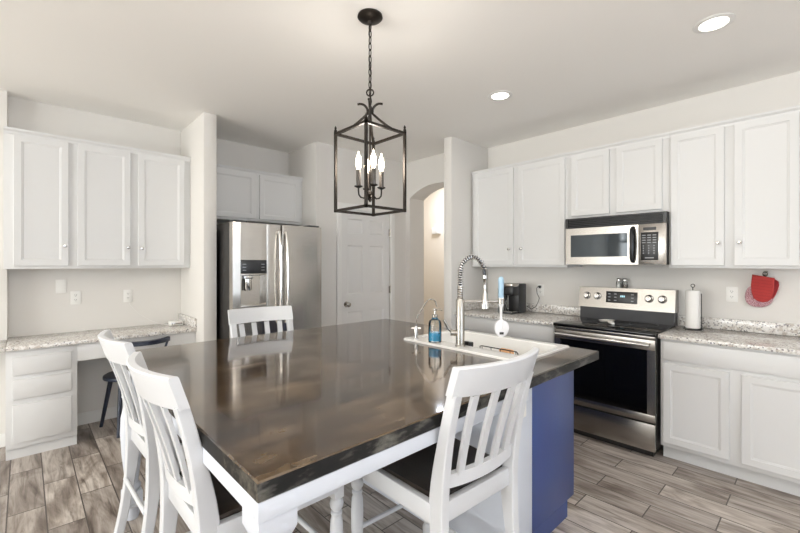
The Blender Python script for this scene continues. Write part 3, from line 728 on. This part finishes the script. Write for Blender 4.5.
# soap bottle
sx, sy = 1.822, 1.628
t = thing('soap_dispenser', (sx, sy, ZR), 'clear glass soap pump bottle of blue liquid on the sink ledge', 'soap dispenser')
b = new(); lathe(b, [(0.0, ZR+0.0005), (0.036, ZR+0.0005), (0.040, ZR+0.005), (0.040, 1.040), (0.036, 1.056), (0.020, 1.070), (0.015, 1.078), (0.015, 1.090)], sx, sy, 28); obj('bottle', b, M['glass'], t)
b = new(); lathe(b, [(0.0, ZR+0.009), (0.0365, ZR+0.009), (0.0365, 0.988), (0.0, 0.988)], sx, sy, 28); obj('liquid', b, M['liquid'], t, label='blue liquid soap')
b = new(); lathe(b, [(0.018, 1.080), (0.018, 1.094), (0.008, 1.098), (0.006, 1.118), (0.012, 1.120), (0.012, 1.130), (0.0, 1.132)], sx, sy, 20)
tube(b, [Vector((sx, sy, 1.126)), Vector((sx, sy, 1.126))+dirv*0.035, Vector((sx, sy, 1.119))+dirv*0.043], 0.0045, 10); tube(b, [(sx, sy, 1.07), (sx, sy, 0.95)], 0.0025, 8)
obj('pump', b, M['nickel'], t)

# sponge rack and black caddy at the sink wall
t = thing('sponge_rack', (1.90, 1.22, 0.90), 'black wire rack holding an orange sponge inside the sink', 'sponge rack')
b = new(); xw = ix0+0.012
tube(b, [(xw, 1.352, 0.895), (xw, 1.352, 0.935), (xw, 1.340, 0.938), (xw, 1.12, 0.938), (xw, 1.112, 0.930), (xw, 1.112, 0.88)], 0.003, 8)
for yy in (1.34, 1.28, 1.22, 1.16, 1.125): tube(b, [(xw+0.001, yy, 0.936), (xw+0.012, yy, 0.87), (xw+0.055, yy, 0.866), (xw+0.058, yy, 0.885)], 0.002, 6)
tube(b, [(xw+0.058, 1.34, 0.885), (xw+0.058, 1.125, 0.885)], 0.0025, 6); obj('wire_frame', b, M['blackwire'], t)
b = new(); box(b, xw+0.016, xw+0.046, 1.160, 1.240, 0.868, 0.936, 0.006)
tag(obj('sponge', b, M['orange'], origin=(xw+0.03, 1.2, 0.87)), 'orange sponge standing in the black wire sink rack', 'sponge')
b = new(); box(b, 1.893, 1.93, 1.42, 1.472, 0.87, 0.944, 0.004); box(b, 1.885, 1.895, 1.425, 1.467, 0.930, 0.950, 0.002)
tag(obj('sink_caddy', b, M['black'], origin=(1.9, 1.45, 0.87)), 'small black caddy clipped inside the sink behind the faucet', 'sink caddy')

# ------------------------------------------------------------ dining chairs (local: back at -y, faces +y)
def make_chair():
    t = thing('counter_chair', (0, 0, 0), 'white slat-back counter chair with dark seat', 'chair', 'white slat-back chairs around the island')
    ZS = 0.62
    def yp(z):   # side profile of rear posts
        if z > 0.60: return -0.105*((z-0.60)/0.49)**1.45
        return -0.085*((0.60-z)/0.60)**1.8
    def dp(z): return 0.038 + 0.024*math.exp(-((z-0.60)/0.20)**2)
    for s in (-1, 1):
        bb = new(); rings = []
        for k in range(23):
            z = k*0.995/22; xo = s*(0.196 + 0.008*max(0, (z-0.6))/0.5); y = yp(z); d = dp(z)
            c = 0.004
            hwid = 0.019
            rings.append([(xo-hwid+c, y-d/2, z), (xo+hwid-c, y-d/2, z), (xo+hwid, y-d/2+c, z), (xo+hwid, y+d/2-c, z), (xo+hwid-c, y+d/2, z), (xo-hwid+c, y+d/2, z), (xo-hwid, y+d/2-c, z), (xo-hwid, y-d/2+c, z)])
        loft(bb, rings); obj('rear_post', bb, M['white'], t)
        bb = new(); cx, cy = s*0.204, 0.465   # turned front leg
        box(bb, cx-0.021, cx+0.021, cy-0.021, cy+0.021, 0.515, ZS-0.022, 0.003)
        lathe(bb, [(0.014, 0.0), (0.019, 0.012), (0.021, 0.03), (0.015, 0.045), (0.019, 0.055), (0.022, 0.10), (0.024, 0.135), (0.016, 0.155), (0.022, 0.165), (0.022, 0.175), (0.016, 0.185), (0.019, 0.21), (0.025, 0.30), (0.026, 0.37), (0.023, 0.43), (0.018, 0.445), (0.022, 0.452), (0.022, 0.460), (0.016, 0.466), (0.024, 0.478), (0.027, 0.492), (0.023, 0.507), (0.017, 0.516)], cx, cy, 20)
        obj('front_leg', bb, M['white'], t)
    bb = new()   # top rail: bowed backwards
    rings = []; n = 20
    for k in range(n+1):
        a = k/n*2-1; x = a*0.226; bow = -0.050*(1-a*a)
        zb = 0.988; zt = 1.088
        ring = []
        th = 0.014
        for (yy, zz) in ((yp(zb)+th, zb+0.003), (yp(zb)-th+0.002, zb), (yp(zb)-th, zb+0.004), (yp(zt)-th, zt-0.005), (yp(zt)-th+0.004, zt), (yp(zt)+th-0.004, zt), (yp(zt)+th, zt-0.005)):
            ring.append((x, yy+bow+0.003, zz))
        rings.append(ring)
    loft(bb, rings); obj('top_rail', bb, M['white'], t)
    bb = new(); rings = []
    for k in range(n+1):
        a = k/n*2-1; x = a*0.192; bow = -0.030*(1-a*a)
        rings.append([(x, yp(0.68)+bow+0.011, 0.665), (x, yp(0.68)+bow-0.011, 0.665), (x, yp(0.70)+bow-0.011, 0.712), (x, yp(0.70)+bow+0.011, 0.712)])
    loft(bb, rings); obj('lower_rail', bb, M['white'], t)
    for x in (-0.125, -0.042, 0.042, 0.125):
        bb = new(); rings = []
        for k in range(9):
            z = 0.700 + 0.285*k/8; f = k/8; a = x/0.21; bow = -(0.030+0.018*f)*(1-a*a); y = yp(z)+bow; xx = x*(1+0.10*f)
            rings.append([(xx-0.0165, y-0.006, z), (xx+0.0165, y-0.006, z), (xx+0.0165, y+0.006, z), (xx-0.0165, y+0.006, z)])
        loft(bb, rings); obj('slat', bb, M['white'], t)
    bb = new(); tube(bb, [(-0.19, -0.035, 0.36), (0.19, -0.035, 0.36)], 0.010, 10); obj('stretcher', bb, M['white'], t)
    bb = new()   # seat frame rails
    def seg_(p, q, z0, z1, th):
        p = Vector(p); q = Vector(q); dd = (q-p).normalized(); nn = Vector((-dd.y, dd.x))*th/2
        pl = [p+nn, q+nn, q-nn, p-nn]; prism(bb, [(v.x, v.y) for v in pl], 'xy', z0, z1, 0.002)
    seg_((-0.186, 0.0), (0.186, 0.0), 0.545, 0.612, 0.026)
    seg_((-0.205, 0.02), (-0.215, 0.455), 0.545, 0.612, 0.026); seg_((0.205, 0.02), (0.215, 0.455), 0.545, 0.612, 0.026)
    seg_((-0.222, 0.472), (0.222, 0.472), 0.545, 0.612, 0.030)
    obj('seat_frame', bb, M['white'], t)
    bb = new()   # dark saddle seat
    nx, ny = 12, 10; V = {}
    for i in range(nx+1):
        for j in range(ny+1):
            fy_ = j/ny; hw_ = 0.186+0.022*fy_; x = (i/nx*2-1)*hw_; y = 0.016+0.448*fy_
            d = 0.013*(1-(i/nx*2-1)**2)*math.sin(PI*min(1, fy_*1.1))**1
            V[i, j] = bb.verts.new((x, y, ZS+0.004-d))
    for i in range(nx):
        for j in range(ny): bb.faces.new((V[i, j], V[i+1, j], V[i+1, j+1], V[i, j+1]))
    ex = bmesh.ops.extrude_face_region(bb, geom=list(bb.faces))
    for v in [x for x in ex['geom'] if isinstance(x, bmesh.types.BMVert)]: v.co.z = 0.590
    obj('seat', bb, M['seatwood'], t, label='dark stained wooden seat')
    for s in (-1, 1):
        bb = new(); tube(bb, [(s*0.203, yp(0.20)+0.01, 0.205), (s*0.199, 0.455, 0.19)], [0.009, 0.0095], 10); obj('stretcher', bb, M['white'], t)
    bb = new(); tube(bb, [(-0.200, 0.19, 0.197), (0.200, 0.19, 0.197)], 0.0095, 10); obj('stretcher', bb, M['white'], t)
    bb = new(); tube(bb, [(-0.190, 0.465, 0.30), (0.190, 0.465, 0.30)], 0.010, 10); obj('stretcher', bb, M['white'], t)
    return t
ch = make_chair()
ch.location = (1.193, 0.864, 0); ch.rotation_euler = (0, 0, math.radians(-3))
ch['label'] = 'white slat-back chair at the near side of the island, in front of the faucet'
copy_tree(ch, (0.402, 1.476, 0), math.radians(-89), 'white slat-back chair on the left side of the island, nearest the camera')
copy_tree(ch, (0.400, 2.145, 0), math.radians(-88.4), 'white slat-back chair on the left side of the island, nearer the desk')
copy_tree(ch, (1.232, 2.672, 0), math.radians(176), 'white slat-back chair at the far side of the island, in front of the refrigerator')

# ------------------------------------------------------------ navy desk chair
t = thing('desk_chair', (0.69, 4.12, 0), 'dark navy wooden chair with a low curved back rail, pulled up to the granite desk', 'chair')
cx, cy = 0.690, 4.12
mD = Matrix.Translation((cx, cy, 0)) @ Matrix.Rotation(math.radians(11), 4, 'Z')
b = new(); pl = [(0.215*math.cos(a), 0.195*math.sin(a)) for a in [2*PI*k/36 for k in range(36)]]
prism(b, pl, 'xy', 0.435, 0.465, 0.008, m4=mD); obj('seat', b, M['navy'], t)
for sx_, sy_ in ((-1, -1), (-1, 1), (1, -1), (1, 1)):
    b = new(); tube(b, [(sx_*0.175, sy_*0.186, 0.0), (sx_*0.125, sy_*0.10, 0.445)], [0.013, 0.019], 12, mD); obj('leg', b, M['navy'], t)
def rail_pt(a): return 0.735+0.250*math.cos(a), 4.14+0.312*math.sin(a)
b = new(); rings = []
for k in range(25):
    a = PI + 0.70 + (PI-1.40)*k/24; x, y = rail_pt(a); w_ = 0.013 - 0.004*abs(k/12-1)**4
    ca_, sa_ = math.cos(a), math.sin(a)
    rings.append([(x-ca_*w_, y-sa_*w_, 0.728), (x+ca_*w_, y+sa_*w_, 0.732), (x+ca_*w_, y+sa_*w_, 0.766), (x-ca_*w_, y-sa_*w_, 0.770)])
loft(b, rings); obj('back_rail', b, M['navy'], t)
for a, sx_ in ((PI+0.80, -1), (2*PI-0.80, 1)):
    x, y = rail_pt(a); p0 = mD @ Vector((sx_*0.13, -0.135, 0.455))
    b = new(); tube(b, [tuple(p0), (x, y, 0.735)], 0.009, 10); obj('back_post', b, M['navy'], t)

# ------------------------------------------------------------ lantern
LX, LY = 1.358, 1.680
t = thing('lantern_pendant', (LX, LY, ZC), 'dark bronze open cage lantern with four candle bulbs on a ceiling chain', 'pendant light')
b = new(); lathe(b, [(0.0, ZC-0.001), (0.066, ZC-0.001), (0.068, ZC-0.010), (0.060, ZC-0.018), (0.040, ZC-0.026), (0.014, ZC-0.032), (0.010, ZC-0.045), (0.0, ZC-0.046)], LX, LY, 32); obj('canopy', b, M['iron'], t)
b = new(); z = ZC-0.045; k = 0
while z > 2.345:
    pts = []
    for i in range(13):
        a = 2*PI*i/12; u_, w_ = 0.0080*math.cos(a), 0.021*math.sin(a)
        pts.append((LX+u_, LY+0.0, z-0.018+w_) if k % 2 else (LX, LY+u_, z-0.018+w_))
    tube(b, pts, 0.0029, 6); z -= 0.0345; k += 1
tube(b, [(LX+0.004, LY+0.004, ZC-0.04), (LX-0.004, LY+0.003, 2.55), (LX+0.004, LY, 2.42), (LX, LY, 2.30)], 0.0016, 6)
obj('chain', b, M['iron'], t)
b = new()
tube(b, [(LX+0.013*math.cos(a), LY-0.013*math.cos(a), 2.326+0.018*math.sin(a)) for a in [2*PI*k/20 for k in range(21)]], 0.0042, 8)
tube(b, [(LX, LY, 2.310), (LX+0.004, LY-0.004, 2.28), (LX, LY, 2.25), (LX, LY, 2.19)], 0.0050, 10); obj('top_ring', b, M['iron'], t)
H_ = 0.132; ZT, ZB = 2.105, 1.690
b = new(); f = 0.0065
for z in (ZT, ZB):
    for s in (-1, 1):
        box(b, LX-H_-f, LX+H_+f, LY+s*H_-f, LY+s*H_+f, z-f, z+f); box(b, LX+s*H_-f, LX+s*H_+f, LY-H_-f, LY+H_+f, z-f, z+f)
for sx_ in (-1, 1):
    for sy_ in (-1, 1):
        x, y = LX+sx_*H_, LY+sy_*H_
        box(b, x-f, x+f, y-f, y+f, ZB-0.008, ZT+0.012)
        lathe(b, [(0.006, ZT+0.010), (0.009, ZT+0.016), (0.005, ZT+0.026), (0.007, ZT+0.032), (0.0, ZT+0.045)], x, y, 10)
obj('cage_frame', b, M['iron'], t)
for sx_ in (-1, 1):
    for sy_ in (-1, 1):
        b = new(); pts = []
        for k in range(17):
            a = k/16
            r = H_*(1-a) + 0.0*a
            zz = ZT + 0.002 + 0.118*(a**1.7)
            rr = H_*(1-a)**0.95
            pts.append((LX+sx_*rr, LY+sy_*rr, zz))
        pts = pts[:-1]
        # scroll that curls away again above the neck
        for k in range(1, 8):
            a = k/7; pts.append((LX+sx_*(0.008+0.040*a**1.6), LY+sy_*(0.008+0.040*a**1.6), 2.222+0.044*math.sin(a*1.9)))
        tube(b, pts, 0.0065, 8); obj('scroll_arm', b, M['iron'], t)
b = new(); lathe(b, [(0.0, 1.735), (0.006, 1.740), (0.010, 1.750), (0.006, 1.757), (0.020, 1.766), (0.026, 1.775), (0.020, 1.790), (0.006, 1.798), (0.005, 2.19)], LX, LY, 20); obj('centre_stem', b, M['iron'], t)
for k in range(4):
    a = k*PI/2 - 0.40; ca_, sa_ = math.cos(a), math.sin(a); q = lambda r, z: (LX+ca_*r, LY+sa_*r, z)
    b = new(); tube(b, [q(0.015, 1.775), q(0.035, 1.756), q(0.052, 1.760), q(0.062, 1.773), q(0.064, 1.793), q(0.064, 1.816)], 0.0045, 8)
    x, y, _ = q(0.064, 0); lathe(b, [(0.006, 1.808), (0.022, 1.816), (0.022, 1.820), (0.006, 1.822)], x, y, 18); am = obj('candle_arm', b, M['iron'], t)
    b = new(); lathe(b, [(0.0125, 1.820), (0.0125, 1.903), (0.009, 1.905), (0.0, 1.905)], x, y, 16); obj('candle_sleeve', b, M['candle'], am)
    b = new(); lathe(b, [(0.006, 1.905), (0.010, 1.913), (0.0150, 1.933), (0.0158, 1.946), (0.013, 1.968), (0.006, 1.986), (0.0025, 2.000), (0.0, 2.006)], x, y, 16); obj('bulb', b, M['bulb'], am)
pl_ = bpy.data.lights.new('lantern_glow', 'POINT'); pl_.energy = 11; pl_.color = (1.0, 0.93, 0.84); pl_.shadow_soft_size = 0.07
o = bpy.data.objects.new('lantern_glow', pl_); COL.objects.link(o); o.location = (LX, LY, 1.96)

# recessed lights
for (x, y, lab) in ((2.790, 0.425, 'round white recessed ceiling light above the floor near the range, at right'), (2.755, 1.770, 'round white recessed ceiling light above the sink side of the island')):
    t = thing('recessed_light', (x, y, ZC), lab, 'ceiling light', 'recessed ceiling lights')
    b = new(); R_ = [(0.095, ZC-0.0005), (0.094, ZC-0.004), (0.070, ZC-0.008), (0.066, ZC-0.0045), (0.066, ZC-0.0005)]
    loft(b, [[(x+r*math.cos(2*PI*k/40), y+r*math.sin(2*PI*k/40), z) for k in range(40)] for r, z in R_], cap=False); obj('trim_ring', b, M['trim'], t)
    b = new(); lathe(b, [(0.066, ZC-0.0005), (0.066, ZC-0.004), (0.0, ZC-0.0045)], x, y, 32); obj('lens', b, M['downlight'], t)
    l = bpy.data.lights.new('downlight', 'AREA'); l.shape = 'DISK'; l.size = 0.13; l.energy = 1.2; l.color = (1.0, 0.93, 0.84)
    o = bpy.data.objects.new('downlight', l); COL.objects.link(o); o.location = (x, y, ZC-0.012)

# ------------------------------------------------------------ small things on the range wall
# coffee maker
t = thing('coffee_maker', (3.66, 2.15, 0.90), 'black single-serve coffee maker with silver lid on the granite counter', 'coffee maker')
x0, x1, y0, y1, z = 3.52, 3.78, 2.115, 2.240, 0.9005
b = new(); box(b, x0+0.11, x1, y0, y1, z, z+0.300, 0.010); box(b, x0, x0+0.12, y0+0.004, y1-0.004, z+0.185, z+0.275, 0.008); obj('body', b, M['black'], t)
b = new(); box(b, x0-0.005, x0+0.12, y0+0.008, y1-0.008, z, z+0.022, 0.006); obj('drip_tray', b, M['darkgrey'], t)
b = new(); box(b, x0+0.002, x0+0.105, y0+0.012, y1-0.012, z+0.022, z+0.026, 0.001); obj('tray_grille', b, M['chrome'], t)
b = new(); box(b, x0-0.008, x0+0.13, y0+0.002, y1-0.002, z+0.272, z+0.308, 0.010); obj('lid_handle', b, M['steel'], t, label='silver brewing lid')
b = new(); box(b, x0+0.005, x0+0.04, y1+0.001, y1+0.055, z, z+0.26, 0.008); box(b, x0+0.04, x0+0.20, y1+0.001, y1+0.055, z, z+0.26, 0.008); obj('water_tank', b, M['glass'], t)
b = new(); tube(b, [(x1-0.003, 2.11, 0.97), (x1+0.03, 2.08, 0.935), (3.84, 2.045, 0.96), (3.865, 2.03, 1.01), (3.87, 2.02, 1.05), (3.85, 2.035, 1.10), (3.86, 2.045, 1.15), (3.885, 2.035, 1.175), (3.905, 2.030, 1.165)], 0.0035, 8)
box(b, 3.890, 3.9095, 2.018, 2.042, 1.150, 1.178, 0.003); obj('power_cord', b, M['black'], t)

def outlet(name, m4, x, z, w_, h_, label, grp, kind='duplex'):
    """x, z = centre on the wall face (local)"""
    p = m4 @ Vector((x, 0, z))
    t = thing(name, tuple(p), label, 'wall plate' if kind == 'blank' else 'outlet', grp)
    bb = new(); box(bb, x-w_/2, x+w_/2, -0.006, -0.0005, z-h_/2, z+h_/2, 0.002, m4=m4); obj('plate', bb, M['plate'], t)
    if kind == 'duplex':
        for s in (-1, 1):
            bb = new(); lathe(bb, [(0.016, 0.0), (0.016, 0.0015), (0.0, 0.002)], m4=m4 @ Matrix.Translation((x, -0.006, z+s*0.020)) @ Matrix.Rotation(PI/2, 4, 'X'), seg=20); sk = obj('socket', bb, M['plate'], t)
            bb = new()
            for dx in (-0.006, 0.006): box(bb, x+dx-0.0012, x+dx+0.0012, -0.0086, -0.0076, z+s*0.020-0.001, z+s*0.020+0.008, m4=m4)
            box(bb, x-0.002, x+0.002, -0.0086, -0.0076, z+s*0.020-0.009, z+s*0.020-0.005, m4=m4); obj('slots', bb, M['slot'], sk)
    if kind == 'switch':
        bb = new(); box(bb, x-0.016, x+0.016, -0.009, -0.006, z-0.033, z+0.033, 0.001, m4=m4); obj('rocker', bb, M['plate'], t)
    return t
wr = FX(XR, 0); wlft = FY(0, YL)
outlet('wall_outlet', wr, -0.487, 1.172, 0.070, 0.115, 'white duplex outlet left of the red oven mitts', 'white outlets')
outlet('wall_outlet', wr, -2.030, 1.130, 0.070, 0.115, 'white duplex outlet with coffee maker cord plugged in', 'white outlets')
outlet('wall_plate', wlft, 0.229, 1.212, 0.070, 0.115, 'blank white wall plate above the desk, highest of the three plates', None, 'blank')
outlet('wall_outlet', wlft, 0.326, 1.110, 0.070, 0.115, 'white duplex outlet above the desk, the middle of three wall plates', 'white outlets')
ph = outlet('wall_outlet', wlft, 0.705, 1.105, 0.070, 0.115, 'white outlet above the desk with a thin white cable, rightmost plate', 'white outlets')
outlet('wall_outlet', FY(0, 0.983), 1.712, 0.735, 0.070, 0.115, 'white outlet on the white end panel of the island', 'white outlets')

# router-like box with cable on desk
t = thing('network_box', (1.06, 4.24, 0.8175), 'small silver-white network box with cable in the desk corner', 'network box')
mN = Matrix.Translation((1.055, 4.25, 0.8175)) @ Matrix.Rotation(0.05, 4, 'Z')
b = new(); box(b, -0.055, 0.055, -0.035, 0.035, 0.0, 0.042, 0.006, m4=mN); cse = obj('case', b, M['plate'], t)
b = new(); box(b, -0.045, 0.050, -0.037, -0.034, 0.010, 0.032, 0.001, m4=mN); obj('front_panel', b, M['chrome'], cse)
b = new(); tube(b, [(0.705, YL-0.010, 1.075), (0.72, YL-0.012, 1.02), (0.79, YL-0.010, 0.93), (0.90, YL-0.010, 0.85), (0.96, YL-0.03, 0.823), (1.005, 4.30, 0.822), (1.03, 4.275, 0.835)], 0.0018, 6); obj('cable', b, M['plate'], t)

# paper towel holder
px, py = 3.700, 0.690
t = thing('paper_towel_holder', (px, py, 0.90), 'black wire paper towel holder standing on the granite right of the range', 'paper towel holder')
b = new(); z = 0.9005
tube(b, [(px+0.062*math.cos(a), py+0.062*math.sin(a), z+0.010) for a in [2*PI*k/28 for k in range(29)]], 0.0035, 8)
for a in (0.5, 2.6, 4.7): tube(b, [(px, py, z+0.012), (px+0.062*math.cos(a), py+0.062*math.sin(a), z+0.010), (px+0.070*math.cos(a), py+0.070*math.sin(a), z+0.0035)], 0.003, 6)
obj('base', b, M['blackwire'], t)
b = new(); tube(b, [(px, py, z+0.01), (px, py, z+0.325)], 0.0035, 8); tube(b, [(px, py+0.012*math.cos(a), z+0.337+0.012*math.sin(a)) for a in [2*PI*k/16 for k in range(17)]], 0.0028, 6)
tube(b, [(px-0.02, py-0.058, z+0.01), (px-0.02, py-0.056, z+0.28)], 0.0030, 8); obj('rod', b, M['blackwire'], t)
b = new(); rings = []
for r, zz in ((0.016, 0.918), (0.045, 0.918), (0.047, 0.925), (0.047, 1.196), (0.045, 1.203), (0.016, 1.203), (0.016, 0.918)):
    rings.append([(px+r*math.cos(2*PI*k/32), py+r*math.sin(2*PI*k/32), zz) for k in range(32)])
loft(b, rings, cap=False); bmesh.ops.remove_doubles(b, verts=b.verts, dist=1e-6)
tag(obj('paper_towel_roll', b, M['paper'], origin=(px, py, 0.918)), 'white paper towel roll on the black wire holder', 'paper towels')

# salt and pepper shakers on the range's back ledge
for (yy, lab, mm_) in ((1.262, 'small glass shaker with steel cap on the range back, left of the pair', 'ceramic'), (1.212, 'small glass shaker with steel cap on the range back, right of the pair', 'pepper')):
    t = thing('spice_shaker', (3.862, yy, 1.190), lab, 'shaker', 'glass shakers on top of the range')
    z = 1.1905; x = 3.862
    b = new(); lathe(b, [(0.0, z), (0.020, z), (0.021, z+0.004), (0.021, z+0.050), (0.016, z+0.058), (0.0, z+0.058)], x, yy, 20); obj('jar', b, M['glass'], t)
    b = new(); lathe(b, [(0.0, z+0.004), (0.018, z+0.004), (0.018, z+0.030), (0.0, z+0.030)], x, yy, 16); obj('contents', b, M[mm_], t)
    b = new(); lathe(b, [(0.018, z+0.056), (0.019, z+0.060), (0.019, z+0.076), (0.015, z+0.084), (0.0, z+0.086)], x, yy, 20); obj('cap', b, M['chrome'], t)

# spoon rest
t = thing('spoon_rest', (3.56, 1.28, 0.908), 'white ceramic spoon rest lying on the black cooktop', 'spoon rest')
b = new(); mS = Matrix.Translation((3.60, 1.270, 0.9092)) @ Matrix.Rotation(math.radians(-35), 4, 'Z')
rings = []
for rx, ry, z in ((0.045, 0.030, 0.0), (0.060, 0.042, 0.006), (0.070, 0.050, 0.018), (0.066, 0.046, 0.018), (0.045, 0.030, 0.005)):
    rings.append([(rx*math.cos(2*PI*k/32), ry*math.sin(2*PI*k/32), z) for k in range(32)])
loft(b, rings, m4=mS); obj('bowl', b, M['ceramic'], t)
b = new(); mS2 = Matrix.Translation((3.60, 1.270, 0.9092)) @ Matrix.Rotation(math.radians(-145), 4, 'Z')
tube(b, [(0.040, 0, 0.014), (0.08, 0, 0.018), (0.12, 0, 0.014), (0.16, 0.0, 0.012)], [0.010, 0.013, 0.015, 0.010], 12, mS2, flat=1.5); obj('handle', b, M['ceramic'], t)

# oven mitts
def mitt(name, loc, label, layers):
    t = thing(name, loc, label, 'oven mitt')
    for nm, pl, xa, xb, mm_ in layers:
        bb = new()
        # puffy: loft from outline to inset outline
        c = Vector((sum(p[0] for p in pl)/len(pl), sum(p[1] for p in pl)/len(pl)))
        def R_(s, x): return [(x, c.x+(p[0]-c.x)*s, c.y+(p[1]-c.y)*s) for p in pl]
        mid = (xa+xb)/2
        loft(bb, [R_(0.90, xb), R_(0.97, xb-0.003), R_(1.0, mid), R_(0.97, xa+0.003), R_(0.90, xa)])
        obj(nm, bb, M[mm_], t)
    return t
def smooth(pts, n=3):
    for _ in range(n-1):
        q = []
        for a, b_ in zip(pts, pts[1:]+pts[:1]): q += [(a[0]*.75+b_[0]*.25, a[1]*.75+b_[1]*.25), (a[0]*.25+b_[0]*.75, a[1]*.25+b_[1]*.75)]
        pts = q
    return pts
red = [(0.367, 1.326), (0.246, 1.303), (0.250, 1.197), (0.265, 1.152), (0.292, 1.130), (0.335, 1.136), (0.364, 1.170), (0.376, 1.244)]
red_p = [(0.367, 1.326), (0.246, 1.303), (0.248, 1.25), (0.252, 1.197), (0.262, 1.155), (0.283, 1.132), (0.31, 1.127), (0.338, 1.134), (0.360, 1.156), (0.371, 1.20), (0.374, 1.25)]
pink = smooth([(0.392, 1.235), (0.360, 1.24), (0.270, 1.22), (0.250, 1.16), (0.272, 1.110), (0.310, 1.088), (0.362, 1.088), (0.404, 1.115), (0.412, 1.175)], 3)
dark = smooth([(0.268, 1.300), (0.247, 1.296), (0.221, 1.272), (0.236, 1.197), (0.262, 1.140), (0.290, 1.14), (0.285, 1.2)], 2)
m1 = mitt('oven_mitt', (3.90, 0.31, 1.1), 'bright red quilted oven mitt hanging in front on the wall hook', [('quilted_palm', red_p, 3.862, 3.882, 'red')])
b = new()
for k in range(7):
    zz = 1.285-0.022*k; tube(b, [(3.8617, 0.258 if k < 6 else 0.275, zz-0.008), (3.8610, 0.31, zz), (3.8617, 0.366 if k < 6 else 0.355, zz+0.008)], 0.0012, 6)
obj('stitching', b, M['darkred'], m1)
mitt('oven_mitt', (3.91, 0.30, 1.1), 'dark red oven mitt with pink patterned lining hanging behind the bright red one', [('patterned_cuff', pink, 3.884, 3.900, 'lining'), ('thumb', dark, 3.8845, 3.8995, 'darkred')])
t = thing('wall_hook', (3.915, 0.297, 1.33), 'small dark wall hook holding the oven mitts', 'hook')
b = new(); box(b, 3.912, 3.9195, 0.285, 0.309, 1.318, 1.352, 0.003); obj('plate', b, M['nickel'], t)
b = new(); tube(b, [(3.914, 0.297, 1.340), (3.900, 0.297, 1.346), (3.880, 0.297, 1.340), (3.860, 0.297, 1.320), (3.856, 0.297, 1.332), (3.858, 0.297, 1.342)], 0.0035, 8)
tube(b, [(3.873, 0.297+0.012*math.cos(a), 1.330+0.016*math.sin(a)) for a in [2*PI*k/16 for k in range(17)]], 0.003, 6); obj('hook_arm', b, M['iron'], t)

# door chime in the hall
b = new(); box(b, 4.955, 4.9995, 4.335, 4.500, 1.895, 2.005, 0.006)
t = tag(obj('door_chime', b, M['plate'], origin=(4.99, 4.48, 1.95)), 'white door chime box high on the beige hall wall', 'door chime')
b = new(); box(b, 4.950, 4.956, 4.35, 4.42, 1.905, 1.995, 0.002); obj('grille', b, M['trim'], t)
